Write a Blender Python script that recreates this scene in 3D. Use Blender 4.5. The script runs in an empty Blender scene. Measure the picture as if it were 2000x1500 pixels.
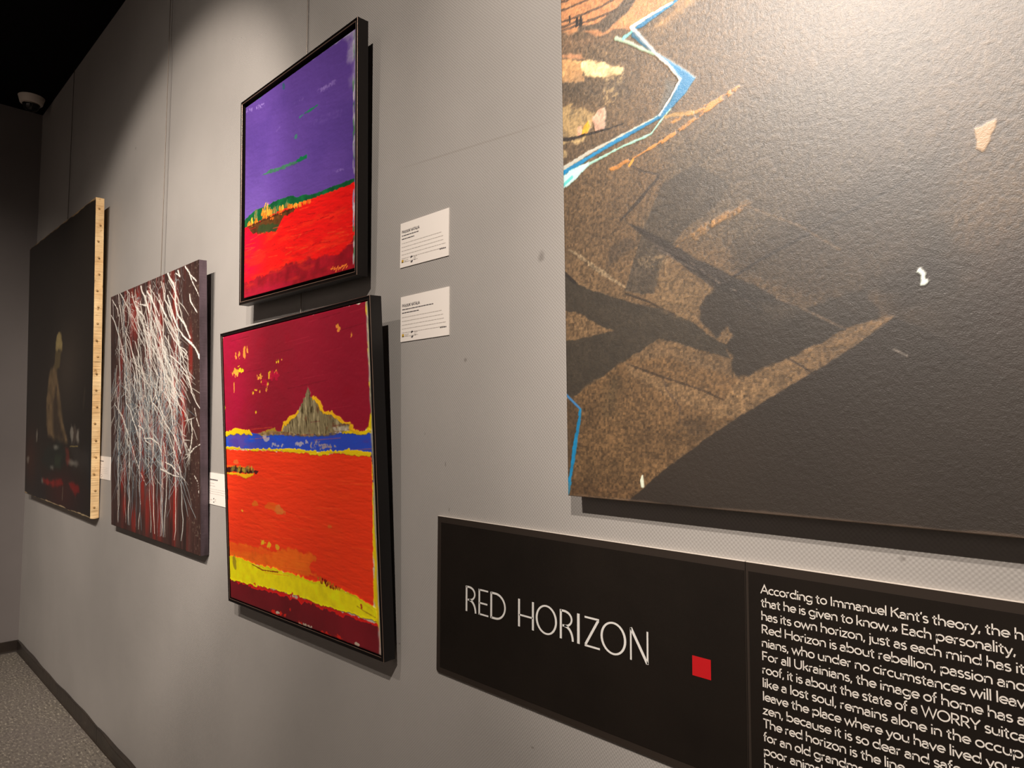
import bpy, bmesh, math, random
import numpy as np
from mathutils import Matrix, Vector

# ------------------------------------------------------------------ camera, world, light, exposure
SC = bpy.context.scene
COL = SC.collection
EYE = 1.445                      # camera height above the floor
DIST = 0.95                      # camera distance from the gallery wall (wall plane is Y = 0)
FPX = 1328.3                     # focal length in pixels of the 2000x1500 frame
# rows: camera right, down, forward, each given as (into wall, along wall to the far end, up)
_R = np.array([[0.7020, -0.7122, 0.0030], [0.0460, 0.0411, -0.9981], [0.7107, 0.7008, 0.0616]])
_u, _s, _v = np.linalg.svd(_R); _R = _u @ _v
RW = np.stack([-_R[:, 1], _R[:, 0], _R[:, 2]], axis=1)       # the same rows in world X, Y, Z
cam_d = bpy.data.cameras.new('camera'); cam = bpy.data.objects.new('camera', cam_d); COL.objects.link(cam)
cam_d.sensor_width = 36.0; cam_d.lens = FPX / 2000 * 36.0; cam_d.clip_start = 0.02
cam.matrix_world = Matrix(((RW[0][0], -RW[1][0], -RW[2][0], 0), (RW[0][1], -RW[1][1], -RW[2][1], -DIST),
                           (RW[0][2], -RW[1][2], -RW[2][2], EYE), (0, 0, 0, 1)))
SC.camera = cam
SC.view_settings.view_transform = 'Standard'; SC.view_settings.look = 'None'
SC.view_settings.exposure = 0.0; SC.view_settings.gamma = 1.0; SC.view_settings.use_curve_mapping = False
wd = bpy.data.worlds.new('World'); SC.world = wd; wd.use_nodes = True
wd.node_tree.nodes['Background'].inputs[0].default_value = (1.0, 0.93, 0.9, 1); wd.node_tree.nodes['Background'].inputs[1].default_value = 0.02

def spot(name, loc, target, watts, deg, blend, col=(1.0, 0.88, 0.77), size=0.016):
    d = bpy.data.lights.new(name, 'SPOT'); d.energy = watts; d.spot_size = math.radians(deg); d.spot_blend = blend
    d.color = col; d.shadow_soft_size = size
    o = bpy.data.objects.new(name, d); COL.objects.link(o); o.location = loc
    o.rotation_euler = (Vector(target) - Vector(loc)).to_track_quat('-Z', 'Y').to_euler()
    return o
spot('track_spot_canvas_upper', (-0.94, -2.30, 3.38), (-0.15, 0, 2.1), 181, 52, 0.9)
spot('track_spot_canvas_lower', (-0.86, -2.30, 3.38), (0.0, 0, 1.4), 214, 40, 0.8)
spot('track_spot_labels', (-1.02, -2.30, 3.38), (-1.7, 0, 1.4), 79, 40, 0.8)
spot('track_spot_far_wide', (-0.60, -1.95, 3.38), (-3.2, 0, 1.3), 241, 52, 0.6)
spot('track_spot_far_narrow', (-0.90, -1.95, 3.38), (-3.2, 0, 1.3), 176, 40, 0.6)
spot('track_spot_drip', (-1.25, -1.95, 3.38), (-2.9, 0, 1.9), 189, 46, 0.4)
spot('track_spot_framed', (0.50, -1.95, 3.38), (-1.7, 0, 1.4), 282, 80, 0.9)
spot('track_spot_corner', (-3.80, -2.20, 3.38), (-5.3, -0.8, 1.0), 119, 80, 0.8)
for bx in (-3.4, -1.2, 1.0):        # added fill lamps, bounced off the opposite wall for ambient light
    spot('bounce_fill_spot', (bx, -2.6, 3.38), (bx, -4.2, 1.7), 270, 100, 0.8)

# ------------------------------------------------------------------ helpers
def ray(x, y):
    return RW.T @ np.array([(x - 1000) / FPX, (y - 750) / FPX, 1.0])
CAMP = np.array([0, -DIST, EYE])
def wallpt(x, y, off=0.0):
    "point measured in the photograph, on a plane parallel to the wall"
    r = ray(x, y); return CAMP + r * ((DIST - off) / r[1])
def lin(c):
    c = np.asarray(c, float)
    if c.max() > 1.0: c = c / 255.0
    return np.where(c <= 0.04045, c / 12.92, ((c + 0.055) / 1.055) ** 2.4)
def rgba(c): return tuple(float(v) for v in lin(c)) + (1.0,)

def mat(name, color, rough=0.5, spec=0.5, metal=0.0, coat=0.0):
    m = bpy.data.materials.new(name); m.use_nodes = True
    b = m.node_tree.nodes['Principled BSDF']
    b.inputs['Base Color'].default_value = rgba(color); b.inputs['Roughness'].default_value = rough
    b.inputs['Specular IOR Level'].default_value = spec; b.inputs['Metallic'].default_value = metal
    b.inputs['Coat Weight'].default_value = coat
    return m
class NT:
    def __init__(s, m): s.t = m.node_tree; s.b = s.t.nodes['Principled BSDF']
    def n(s, kind, **kw):
        o = s.t.nodes.new(kind)
        for k, v in kw.items(): setattr(o, k, v)
        return o
    def l(s, a, b): s.t.links.new(a, b)
    def math(s, op, a, b=None):
        o = s.n('ShaderNodeMath', operation=op)
        for i, v in enumerate((a, b)):
            if v is None: continue
            if isinstance(v, (int, float)): o.inputs[i].default_value = v
            else: s.l(v, o.inputs[i])
        return o.outputs[0]
    def noise(s, scale, detail=2, rough=0.5, vec=None, sc=None):
        o = s.n('ShaderNodeTexNoise'); o.inputs['Scale'].default_value = scale; o.inputs['Detail'].default_value = detail; o.inputs['Roughness'].default_value = rough
        if vec is None:
            vec = s.n('ShaderNodeTexCoord').outputs['Object']
        if sc:
            mp = s.n('ShaderNodeMapping'); mp.inputs['Scale'].default_value = sc; s.l(vec, mp.inputs[0]); vec = mp.outputs[0]
        s.l(vec, o.inputs['Vector']); return o.outputs['Fac']
    def bump(s, h, strength, dist):
        o = s.n('ShaderNodeBump'); o.inputs['Strength'].default_value = strength; o.inputs['Distance'].default_value = dist
        s.l(h, o.inputs['Height']); s.l(o.outputs[0], s.b.inputs['Normal']); return o
    def mixcol(s, fac, a, b):
        o = s.n('ShaderNodeMix', data_type='RGBA')
        (s.l(fac, o.inputs[0]) if not isinstance(fac, (int, float)) else setattr(o.inputs[0], 'default_value', fac))
        for i, v in ((6, a), (7, b)):
            if isinstance(v, (tuple, list)): o.inputs[i].default_value = rgba(v)
            else: s.l(v, o.inputs[i])
        return o.outputs[2]
    def ramp(s, fac, a, b):
        o = s.n('ShaderNodeMapRange'); o.inputs[1].default_value = a; o.inputs[2].default_value = b; s.l(fac, o.inputs[0]); return o.outputs[0]

def obj(name, verts, faces, m, parent=None, smooth=False):
    me = bpy.data.meshes.new(name); me.from_pydata([tuple(map(float, v)) for v in verts], [], faces); me.update()
    for k in (m if isinstance(m, (list, tuple)) else [m]): me.materials.append(k)
    if smooth: me.polygons.foreach_set('use_smooth', [True] * len(me.polygons))
    o = bpy.data.objects.new(name, me); COL.objects.link(o)
    if parent is not None: o.parent = parent
    return o
def empty(name, mw):
    o = bpy.data.objects.new(name, None); COL.objects.link(o); o.matrix_world = mw; o.empty_display_size = 0.05; return o
def tag(o, label, cat, group=None):
    o['label'] = label; o['category'] = cat
    if group: o['group'] = group
    return o
def struct(o): o['kind'] = 'structure'; return o
class MB:
    def __init__(s): s.v = []; s.f = []
    def add(s, v, f):
        k = len(s.v); s.v += [tuple(p) for p in v]; s.f += [tuple(i + k for i in q) for q in f]; return s
    def box(s, x0, x1, y0, y1, z0, z1):
        return s.add([(x0, y0, z0), (x1, y0, z0), (x1, y1, z0), (x0, y1, z0), (x0, y0, z1), (x1, y0, z1), (x1, y1, z1), (x0, y1, z1)],
                     [(0, 3, 2, 1), (4, 5, 6, 7), (0, 1, 5, 4), (1, 2, 6, 5), (2, 3, 7, 6), (3, 0, 4, 7)])
    def prism(s, poly, y0, y1):
        "poly: list of (x, z) counter-clockwise seen from -Y; y0 is the front"
        n = len(poly); v = [(p[0], y0, p[1]) for p in poly] + [(p[0], y1, p[1]) for p in poly]
        return s.add(v, [tuple(range(n)), tuple(range(2 * n - 1, n - 1, -1))] + [(i, i + n, (i + 1) % n + n, (i + 1) % n) for i in range(n)])
    def ribbon(s, pts, w, y0, y1):
        "flat stroke of width w along a polyline of (x, z)"
        P = [np.array(pts[0], float)]
        for q in pts[1:]:
            if np.hypot(*(np.array(q, float) - P[-1])) > 1e-6: P.append(np.array(q, float))
        P = np.array(P); n = len(P); closed = n > 3 and np.hypot(*(P[0] - P[-1])) < 1e-9
        if closed: P = P[:-1]; n -= 1
        L = []; Rr = []
        for i in range(n):
            a = P[i] - P[i - 1] if (i > 0 or closed) else None
            b = P[(i + 1) % n] - P[i] if (i < n - 1 or closed) else None
            if a is None: a = b
            if b is None: b = a
            a = a / (np.hypot(*a) + 1e-12); b = b / (np.hypot(*b) + 1e-12)
            na = np.array([-a[1], a[0]]); nb = np.array([-b[1], b[0]]); m = na + nb
            if np.hypot(*m) < 0.3: m = na
            m = m / np.hypot(*m); k = w / 2 / max(m @ na, 0.45)
            L.append(P[i] + m * k); Rr.append(P[i] - m * k)
        k = len(s.v)
        for y in (y0, y1):
            for q in L + Rr: s.v.append((q[0], y, q[1]))
        T = 2 * n
        for i in range(n if closed else n - 1):
            j = (i + 1) % n
            s.f += [(k + n + i, k + n + j, k + j, k + i), (k + i, k + j, k + T + j, k + T + i), (k + n + j, k + n + i, k + T + n + i, k + T + n + j)]
        if not closed:
            s.f += [(k, k + T, k + T + n, k + n), (k + n - 1, k + 2 * n - 1, k + T + 2 * n - 1, k + T + n - 1)]
        return s
    def tube(s, pts, r, seg=8):
        P = [np.array(p, float) for p in pts]; k = len(s.v); rr = r if isinstance(r, (list, tuple)) else [r] * len(P)
        for i, p in enumerate(P):
            t = P[min(i + 1, len(P) - 1)] - P[max(i - 1, 0)]; t = t / np.linalg.norm(t)
            a = np.cross(t, [0.31, 0.87, 0.39]); a = a / np.linalg.norm(a); b = np.cross(t, a)
            for q in range(seg):
                an = 2 * math.pi * q / seg; s.v.append(tuple(p + rr[i] * (a * math.cos(an) + b * math.sin(an))))
        for i in range(len(P) - 1):
            for q in range(seg):
                s.f.append((k + i * seg + q, k + i * seg + (q + 1) % seg, k + (i + 1) * seg + (q + 1) % seg, k + (i + 1) * seg + q))
        s.f += [tuple(k + q for q in range(seg))[::-1], tuple(k + (len(P) - 1) * seg + q for q in range(seg))]
        return s
    def lathe(s, prof, seg=40, c=(0, 0, 0)):
        k = len(s.v)
        for (r, z) in prof:
            for q in range(seg):
                a = 2 * math.pi * q / seg; s.v.append((c[0] + r * math.cos(a), c[1] + r * math.sin(a), c[2] + z))
        for i in range(len(prof) - 1):
            for q in range(seg):
                s.f.append((k + i * seg + q, k + i * seg + (q + 1) % seg, k + (i + 1) * seg + (q + 1) % seg, k + (i + 1) * seg + q))
        return s
    def build(s, name, m, parent=None, smooth=False, bevel=0):
        o = obj(name, s.v, s.f, m, parent, smooth)
        if bevel:
            b = o.modifiers.new('b', 'BEVEL'); b.width = bevel; b.segments = 2; b.limit_method = 'ANGLE'
        return o

# ------------------------------------------------------------------ the room
X_FAR, X_NEAR, Y_OPP, H = -5.365, 3.0, -4.2, 3.515
def wall_material(name, col, weave=True):
    m = mat(name, col, 0.62, 0.35); t = NT(m)
    tc = t.n('ShaderNodeTexCoord'); ob = tc.outputs['Object']
    sp = t.n('ShaderNodeSeparateXYZ'); t.l(ob, sp.inputs[0])
    blot = t.noise(1.3, 4, 0.6, ob)
    fine = t.noise(26, 3, 0.6, ob)
    c = t.mixcol(t.ramp(blot, 0.35, 0.7), tuple(v * 0.965 for v in col), tuple(min(255, v * 1.03) for v in col))
    if weave:
        # woven wall covering: staggered dots
        k = 2 * math.pi / 0.0068; kz = 2 * math.pi / 0.0068
        sx = t.math('SINE', t.math('MULTIPLY', sp.outputs['X'], k)); sz = t.math('SINE', t.math('MULTIPLY', sp.outputs['Z'], kz))
        w = t.math('MULTIPLY', sx, sz)
        h = t.math('ADD', t.math('MULTIPLY', w, 0.55), t.math('MULTIPLY', t.noise(420, 2, 0.5, ob), 0.7))
        h = t.math('ADD', h, t.math('MULTIPLY', t.noise(9, 3, 0.5, ob), 1.6))
        t.bump(h, 0.34, 0.0011)
        # small scuffs and hairline scratches at their own places on the wall
        for (px, py, ex, ez) in ((877, 996, 0.002, 0.007), (1057, 503, 0.012, 0.016), (870, 906, 0.002, 0.006), (830, 847, 0.002, 0.005), (1763, 1091, 0.006, 0.004), (909, 703, 0.006, 0.006), (1040, 1460, 0.006, 0.003), (780, 1257, 0.006, 0.003), (265, 290, 0.012, 0.008)):
            q = wallpt(px, py)
            dx = t.math('DIVIDE', t.math('SUBTRACT', sp.outputs['X'], float(q[0])), ex); dz = t.math('DIVIDE', t.math('SUBTRACT', sp.outputs['Z'], float(q[2])), ez)
            d = t.math('SQRT', t.math('ADD', t.math('MULTIPLY', dx, dx), t.math('MULTIPLY', dz, dz)))
            d = t.math('ADD', d, t.math('MULTIPLY', t.math('SUBTRACT', fine, 0.5), 2.2))
            c = t.mixcol(t.math('MULTIPLY', t.ramp(d, 1.0, 0.3), 0.4), c, (70, 62, 55))
        a, b = wallpt(780, 330), wallpt(1085, 235)
        ln = t.math('SUBTRACT', sp.outputs['Z'], t.math('ADD', t.math('MULTIPLY', sp.outputs['X'], float((b[2] - a[2]) / (b[0] - a[0]))), float(a[2] - a[0] * (b[2] - a[2]) / (b[0] - a[0]))))
        s1 = t.ramp(t.math('ABSOLUTE', ln), 0.003, 0.0008)
        inx = t.math('MULTIPLY', t.ramp(sp.outputs['X'], float(a[0]) - .02, float(a[0]) + .12), t.ramp(sp.outputs['X'], float(b[0]) + .02, float(b[0]) - .12))
        c = t.mixcol(t.math('MULTIPLY', t.math('MULTIPLY', s1, inx), 0.22), c, (120, 110, 100))
    else:
        t.bump(t.noise(300, 2, 0.5, ob), 0.15, 0.001)
    t.l(c, t.b.inputs['Base Color'])
    return m
WALLC = (164, 160, 156)
m_wall = wall_material('woven grey wall covering', WALLC)
m_wall2 = wall_material('grey painted wall', (120, 114, 112), False)
m_ceil = mat('black ceiling paint', (14, 13, 15), 0.9, 0.1)
t = NT(m_ceil); t.bump(t.noise(60, 2), 0.2, 0.002)
m_floor = mat('speckled grey vinyl', (120, 114, 105), 0.55, 0.4); t = NT(m_floor)
ob = t.n('ShaderNodeTexCoord').outputs['Object']
n1 = t.noise(55, 3, 0.6, ob); n2 = t.noise(62, 2, 0.65, ob, (.7, 1.8, 1)); n3 = t.noise(3, 3, 0.5, ob)
c = t.mixcol(t.ramp(n1, 0.42, 0.62), (112, 106, 98), (132, 125, 114)); c = t.mixcol(t.ramp(n2, 0.58, 0.66), c, (182, 174, 158)); c = t.mixcol(t.ramp(n2, 0.42, 0.34), c, (80, 74, 68))
c = t.mixcol(t.math('MULTIPLY', t.ramp(n3, 0.35, 0.7), 0.35), c, (112, 104, 104)); t.l(c, t.b.inputs['Base Color']); t.bump(n1, 0.15, 0.001)
T = 0.12
struct(MB().box(X_FAR - T, X_NEAR + T, 0, T, -T, H + T).build('wall_front', m_wall))
struct(MB().box(X_FAR - T, X_FAR, Y_OPP - T, 0, -T, H + T).build('wall_far', m_wall2))
struct(MB().box(X_NEAR, X_NEAR + T, Y_OPP - T, 0, -T, H + T).build('wall_near', m_wall2))
struct(MB().box(X_FAR, X_NEAR, Y_OPP - T, Y_OPP, -T, H + T).build('wall_back', m_wall2))
struct(MB().box(X_FAR, X_NEAR, Y_OPP, 0, -T, 0).build('floor', m_floor))
struct(MB().box(X_FAR, X_NEAR, Y_OPP, 0, H, H + T).build('ceiling', m_ceil))
# soft vinyl baseboards whose upper lip has come away from the wall in places
m_base = mat('dark brown vinyl baseboard', (52, 43, 36), 0.38, 0.5); t = NT(m_base)
nb = t.noise(6, 3, 0.6); t.l(t.mixcol(t.ramp(nb, 0.3, 0.7), (36, 30, 26), (54, 45, 37)), t.b.inputs['Base Color']); t.bump(t.noise(30, 3), 0.25, 0.003)
def baseboard(name, p0, p1, nrm, wav):
    p0 = np.array(p0, float); p1 = np.array(p1, float); nrm = np.array(nrm, float); n = 140; rng = np.random.RandomState(5)
    L = np.linalg.norm(p1 - p0); v = []; f = []
    for i in range(n + 1):
        s = i / n * L; p = p0 + (p1 - p0) * i / n
        lift = wav * max(0.0, math.sin(s * 3.1 + 0.6 * math.sin(s * 1.7)) - 0.25) * 0.016 + 0.004 + wav * rng.rand() * 0.0008
        hz = 0.072 + wav * (0.004 * math.sin(s * 5.3) + 0.002 * math.sin(s * 17.0))
        prof = [(0.0, 0.0), (0.010, 0.0), (0.0075, 0.004), (0.006, 0.012), (0.006 + lift * .3, hz * .6), (0.004 + lift, hz - .002), (0.002 + lift, hz), (0.0, hz)]
        for (a, z) in prof: v.append(p + nrm * a + np.array([0, 0, z]))
    K = 8
    for i in range(n):
        for q in range(K): f.append((i * K + q, i * K + (q + 1) % K, (i + 1) * K + (q + 1) % K, (i + 1) * K + q))
    f += [tuple(range(K))[::-1], tuple(n * K + q for q in range(K))]
    return struct(obj(name, v, f, m_base, None, False))
XS = wallpt(192, 1428)[0]
baseboard('baseboard_front', (X_FAR + .011, 0, 0), (XS - .0015, 0, 0), (0, -1, 0), 1)
baseboard('baseboard_front_near', (XS + .0015, 0, 0), (X_NEAR, 0, 0), (0, -1, 0), 1)
baseboard('baseboard_far', (X_FAR, 0, 0), (X_FAR, Y_OPP, 0), (1, 0, 0), 0)
baseboard('baseboard_back', (X_FAR + .012, Y_OPP, 0), (X_NEAR, Y_OPP, 0), (0, 1, 0), 0)

# ------------------------------------------------------------------ painting tools
def vnoise(ny, nx, W, Hh, sx, sy, seed, oct=4, gain=0.5):
    "smooth value noise on a grid, feature size sx, sy in metres, about -1..1"
    rng = np.random.RandomState(seed); out = np.zeros((ny, nx)); amp = 1.0; tot = 0
    for o in range(oct):
        gx = max(2, int(math.ceil(W / sx)) + 2); gy = max(2, int(math.ceil(Hh / sy)) + 2)
        g = rng.rand(gy, gx) * 2 - 1
        u = np.linspace(0, W / sx, nx); w = np.linspace(0, Hh / sy, ny)
        u = np.clip(u, 0, gx - 1.001); w = np.clip(w, 0, gy - 1.001)
        iu = u.astype(int); iw = w.astype(int); fu = u - iu; fw = w - iw; fu = fu * fu * (3 - 2 * fu); fw = fw * fw * (3 - 2 * fw)
        a = g[np.ix_(iw, iu)] * (1 - fu) + g[np.ix_(iw, iu + 1)] * fu; b = g[np.ix_(iw + 1, iu)] * (1 - fu) + g[np.ix_(iw + 1, iu + 1)] * fu
        out += amp * (a * (1 - fw)[:, None] + b * fw[:, None]); tot += amp; amp *= gain; sx *= 0.5; sy *= 0.5
    return out / tot * 1.5
def sstep(a, b, x):
    q = np.clip((x - a) / (b - a + 1e-12), 0, 1); return q * q * (3 - 2 * q)

class Art:
    "paint laid on a canvas: colour and relief on a grid, measured in metres from the upper left corner"
    def __init__(s, W, Hh, nx, ny, base, pix, extra=None):
        s.W, s.H, s.nx, s.ny, s.pix = W, Hh, nx, ny, pix
        s.x = np.linspace(0, W, nx); s.y = np.linspace(0, Hh, ny); s.X, s.Y = np.meshgrid(s.x, s.y)
        s.c = np.empty((ny, nx, 3)); s.c[:] = np.array(base, float) / 255; s.h = np.zeros((ny, nx)); s.seed = 1
    def noise(s, sx, sy=None, oct=4, gain=0.5):
        s.seed += 1; return vnoise(s.ny, s.nx, s.W, s.H, sx, sy or sx, s.seed * 7 + 3, oct, gain)
    def P(s, pts, conv):
        return np.array([s.pix(*(conv(*p) if conv else p)) for p in pts])
    def _box(s, a, pad):
        x0, y0 = a.min(0) - pad; x1, y1 = a.max(0) + pad
        i0 = max(0, np.searchsorted(s.x, x0) - 1); i1 = min(s.nx, np.searchsorted(s.x, x1) + 1); j0 = max(0, np.searchsorted(s.y, y0) - 1); j1 = min(s.ny, np.searchsorted(s.y, y1) + 1)
        return slice(j0, max(j0, j1)), slice(i0, max(i0, i1))
    def put(s, sl, m, col, h=0.0, var=0.0, vs=0.02, nz=None):
        if m.size == 0: return
        c = np.array(col, float) / 255; mm = m[..., None]
        tgt = np.broadcast_to(c, m.shape + (3,))
        if var:
            n = (s.noise(vs) if nz is None else nz)[sl]
            tgt = np.clip(tgt * (1 + var * n[..., None]), 0, 1)
        s.c[sl] = s.c[sl] * (1 - mm) + tgt * mm
        if h: s.h[sl] = s.h[sl] * (1 - m * 0.6) + m * h
    def sd(s, a, X, Y):
        d = np.full(X.shape, 1e9); ins = np.zeros(X.shape, bool); n = len(a)
        for i in range(n):
            x0, y0 = a[i]; x1, y1 = a[(i + 1) % n]; ex, ey = x1 - x0, y1 - y0; L = ex * ex + ey * ey + 1e-14
            q = np.clip(((X - x0) * ex + (Y - y0) * ey) / L, 0, 1); d = np.minimum(d, (X - x0 - q * ex) ** 2 + (Y - y0 - q * ey) ** 2)
            if abs(ey) > 1e-12: ins ^= ((y0 > Y) != (y1 > Y)) & (X < (Y - y0) * ex / ey + x0)
        return np.sqrt(d) * np.where(ins, -1, 1)
    def poly(s, pts, col, conv=None, soft=0.0015, rough=0.0, rs=0.01, alpha=1.0, h=0.0, var=0.0, vs=0.02, lip=0.0, dry=0.0, dsx=0.01, dsy=None):
        a = s.P(pts, conv); sl = s._box(a, soft + rough * 2 + 0.004)
        X, Y = s.X[sl], s.Y[sl]; d = s.sd(a, X, Y)
        if rough: d = d + rough * s.noise(rs, oct=4)[sl]
        m = 1 - sstep(-soft, soft, d)
        if dry: m = m * sstep(dry - 0.25, dry + 0.25, s.noise(dsx, dsy, 4, 0.6)[sl] + 0.5)
        s.put(sl, m * alpha, col, h, var, vs)
        if lip: s.h[sl] += lip * np.exp(-(d / 0.0025) ** 2)
        return sl, m
    def stroke(s, pts, w, col, conv=None, soft=0.0008, rough=0.0, rs=0.006, alpha=1.0, h=0.0, var=0.0, dry=0.0, world=False):
        a = np.array(pts, float) if world else s.P(pts, conv); ws = list(w) if isinstance(w, (list, tuple)) else [w] * len(a)
        sl = s._box(a, max(ws) + soft + rough + 0.003); X, Y = s.X[sl], s.Y[sl]
        if X.size == 0: return
        d = np.full(X.shape, 1e9)
        for i in range(len(a) - 1):
            x0, y0 = a[i]; x1, y1 = a[i + 1]; ex, ey = x1 - x0, y1 - y0; L = ex * ex + ey * ey + 1e-14
            q = np.clip(((X - x0) * ex + (Y - y0) * ey) / L, 0, 1); r = (ws[i] + (ws[i + 1] - ws[i]) * q) / 2
            d = np.minimum(d, np.hypot(X - x0 - q * ex, Y - y0 - q * ey) - r)
        if rough: d = d + rough * s.noise(rs)[sl]
        m = 1 - sstep(-soft, soft, d)
        if dry: m = m * sstep(dry - 0.2, dry + 0.2, s.noise(0.006, 0.006, 3, 0.6)[sl] + 0.5)
        s.put(sl, m * alpha, col, h, var, 0.01)
    def blob(s, p, r, col, conv=None, h=0.0, rough=0.4, soft=0.0008, alpha=1.0):
        a = s.P([p], conv); rx, ry = r if isinstance(r, tuple) else (r, r); sl = s._box(a, max(rx, ry) * 1.8 + .003); X, Y = s.X[sl], s.Y[sl]
        if X.size == 0: return
        d = (np.hypot((X - a[0][0]) / rx, (Y - a[0][1]) / ry) - 1) * min(rx, ry) + rough * min(rx, ry) * s.noise(max(rx, ry) * .8)[sl]
        s.put(sl, (1 - sstep(-soft, soft, d)) * alpha, col, h)
    def field(s, m, col, alpha=1.0):
        mm = (np.clip(m, 0, 1) * alpha)[..., None]; s.c = s.c * (1 - mm) + np.array(col, float) / 255 * mm
    def build(s, parent, mats, depth, side=(30, 26, 24), y_front=0.0, x0=None, wave=0.0, side_noise=None):
        "one canvas: relief front, four sides and back; local x right, y into the wall, z up from the lower edge"
        nx, ny = s.nx, s.ny; x0 = -s.W / 2 if x0 is None else x0
        edge = np.minimum(np.minimum(s.X, s.W - s.X), np.minimum(s.Y, s.H - s.Y)); hh = s.h * sstep(0, 0.004, edge)
        V = np.stack([s.X + x0, y_front - hh / 1000, s.H - s.Y], -1).reshape(-1, 3)
        C = np.concatenate([lin(np.clip(s.c, 0.004, 1) * 1.0), np.ones((ny, nx, 1))], -1).reshape(-1, 4)
        idx = np.arange(nx * ny).reshape(ny, nx)
        Q = np.stack([idx[1:, :-1], idx[1:, 1:], idx[:-1, 1:], idx[:-1, :-1]], -1).reshape(-1, 4)
        loop = np.concatenate([idx[0, :-1], idx[:-1, -1], idx[-1, :0:-1], idx[:0:-1, 0]])   # clockwise rim seen from the front
        n = len(loop); rows = 5; b0 = len(V); rim = V[loop]
        rng = np.random.RandomState(3); wv = np.convolve(rng.randn(n * 2), np.ones(9) / 9, 'same')[:n] * wave
        ctr = np.array([x0 + s.W / 2, 0, s.H / 2]); out = rim - ctr; nrm = np.zeros_like(rim)
        nrm[:, 0] = np.where(np.abs(rim[:, 0] - x0) < 1e-6, -1, np.where(np.abs(rim[:, 0] - x0 - s.W) < 1e-6, 1, 0)); nrm[:, 2] = np.where(np.abs(rim[:, 2]) < 1e-6, -1, np.where(np.abs(rim[:, 2] - s.H) < 1e-6, 1, 0))
        SV = []; SC_ = []
        for k in range(rows):
            y = y_front + 0.0004 + (depth - 0.0004) * k / (rows - 1)
            p = rim.copy(); p[:, 1] = y; p += nrm * (wv * math.sin(math.pi * min(1, (k + .6) / rows)))[:, None]
            SV.append(p); SC_.append(np.tile(np.concatenate([lin(side), [1]]), (n, 1)))
        V = np.concatenate([V] + SV); C = np.concatenate([C] + SC_)
        rings = [loop] + [b0 + k * n + np.arange(n) for k in range(rows)]; SQ = []
        for k in range(rows):
            a, b = rings[k], rings[k + 1]; SQ.append(np.stack([a, np.roll(a, -1), np.roll(b, -1), b], -1))
        SQ = np.concatenate(SQ); nf = len(Q); ns = len(SQ)
        F = np.concatenate([Q, SQ])
        me = bpy.data.meshes.new('canvas'); me.vertices.add(len(V)); me.vertices.foreach_set('co', V.astype(np.float32).ravel())
        back = rings[-1][::-1]
        me.loops.add(F.size + len(back)); me.loops.foreach_set('vertex_index', np.concatenate([F.ravel(), back]).astype(np.int32))
        me.polygons.add(len(F) + 1); me.polygons.foreach_set('loop_start', np.concatenate([np.arange(len(F)) * 4, [F.size]]).astype(np.int32))
        mi = np.zeros(len(F) + 1, np.int32); mi[nf:] = 1; me.polygons.foreach_set('material_index', mi)
        sm = np.ones(len(F) + 1, bool); sm[nf:] = False; me.polygons.foreach_set('use_smooth', sm)
        ca = me.color_attributes.new('paint', 'FLOAT_COLOR', 'POINT'); ca.data.foreach_set('color', C.astype(np.float32).ravel())
        for m in mats: me.materials.append(m)
        me.update(calc_edges=True); me.validate()
        o = bpy.data.objects.new('canvas', me); COL.objects.link(o); o.parent = parent
        return o

def paint_material(name, rough=0.4, spec=0.5, grain=0.3, gscale=260, gdist=0.0006, brush=None):
    m = mat(name, (128, 128, 128), rough, spec); t = NT(m)
    a = t.n('ShaderNodeAttribute'); a.attribute_name = 'paint'; t.l(a.outputs['Color'], t.b.inputs['Base Color'])
    ob = t.n('ShaderNodeTexCoord').outputs['Object']
    h = t.noise(gscale, 3, 0.6, ob)
    if brush: h = t.math('ADD', h, t.math('MULTIPLY', t.noise(brush[0], 4, 0.6, ob, brush[1]), brush[2]))
    t.bump(h, grain, gdist)
    return m
def pose(cx, cz, off, w, h, tilt, roll):
    "painting plane: centre, lean of the upper edge into the room, small turn in its own plane"
    ux = np.array([math.cos(roll), 0, math.sin(roll)]); uz0 = np.array([-math.sin(roll), 0, math.cos(roll)])
    uz = uz0 * math.cos(tilt) + np.array([0, -1, 0]) * math.sin(tilt); uy = np.cross(uz, ux)
    Cn = np.array([cx, -off, cz + EYE]); base = Cn - uz * h / 2; tl = Cn - ux * w / 2 + uz * h / 2
    M = Matrix([[ux[i], uy[i], uz[i], base[i]] for i in range(3)] + [[0, 0, 0, 1]])
    def pix(x, y, inset=0.0, back=0.0):
        r = ray(x, y); o = tl + uy * back; t_ = (uy @ (o - CAMP)) / (uy @ r); p = CAMP + r * t_ - o
        return np.array([p @ ux - inset, -(p @ uz) - inset])
    return M, pix
def crop(ox, oy, s): return lambda x, y: (ox + x / s, oy + y / s)

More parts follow.
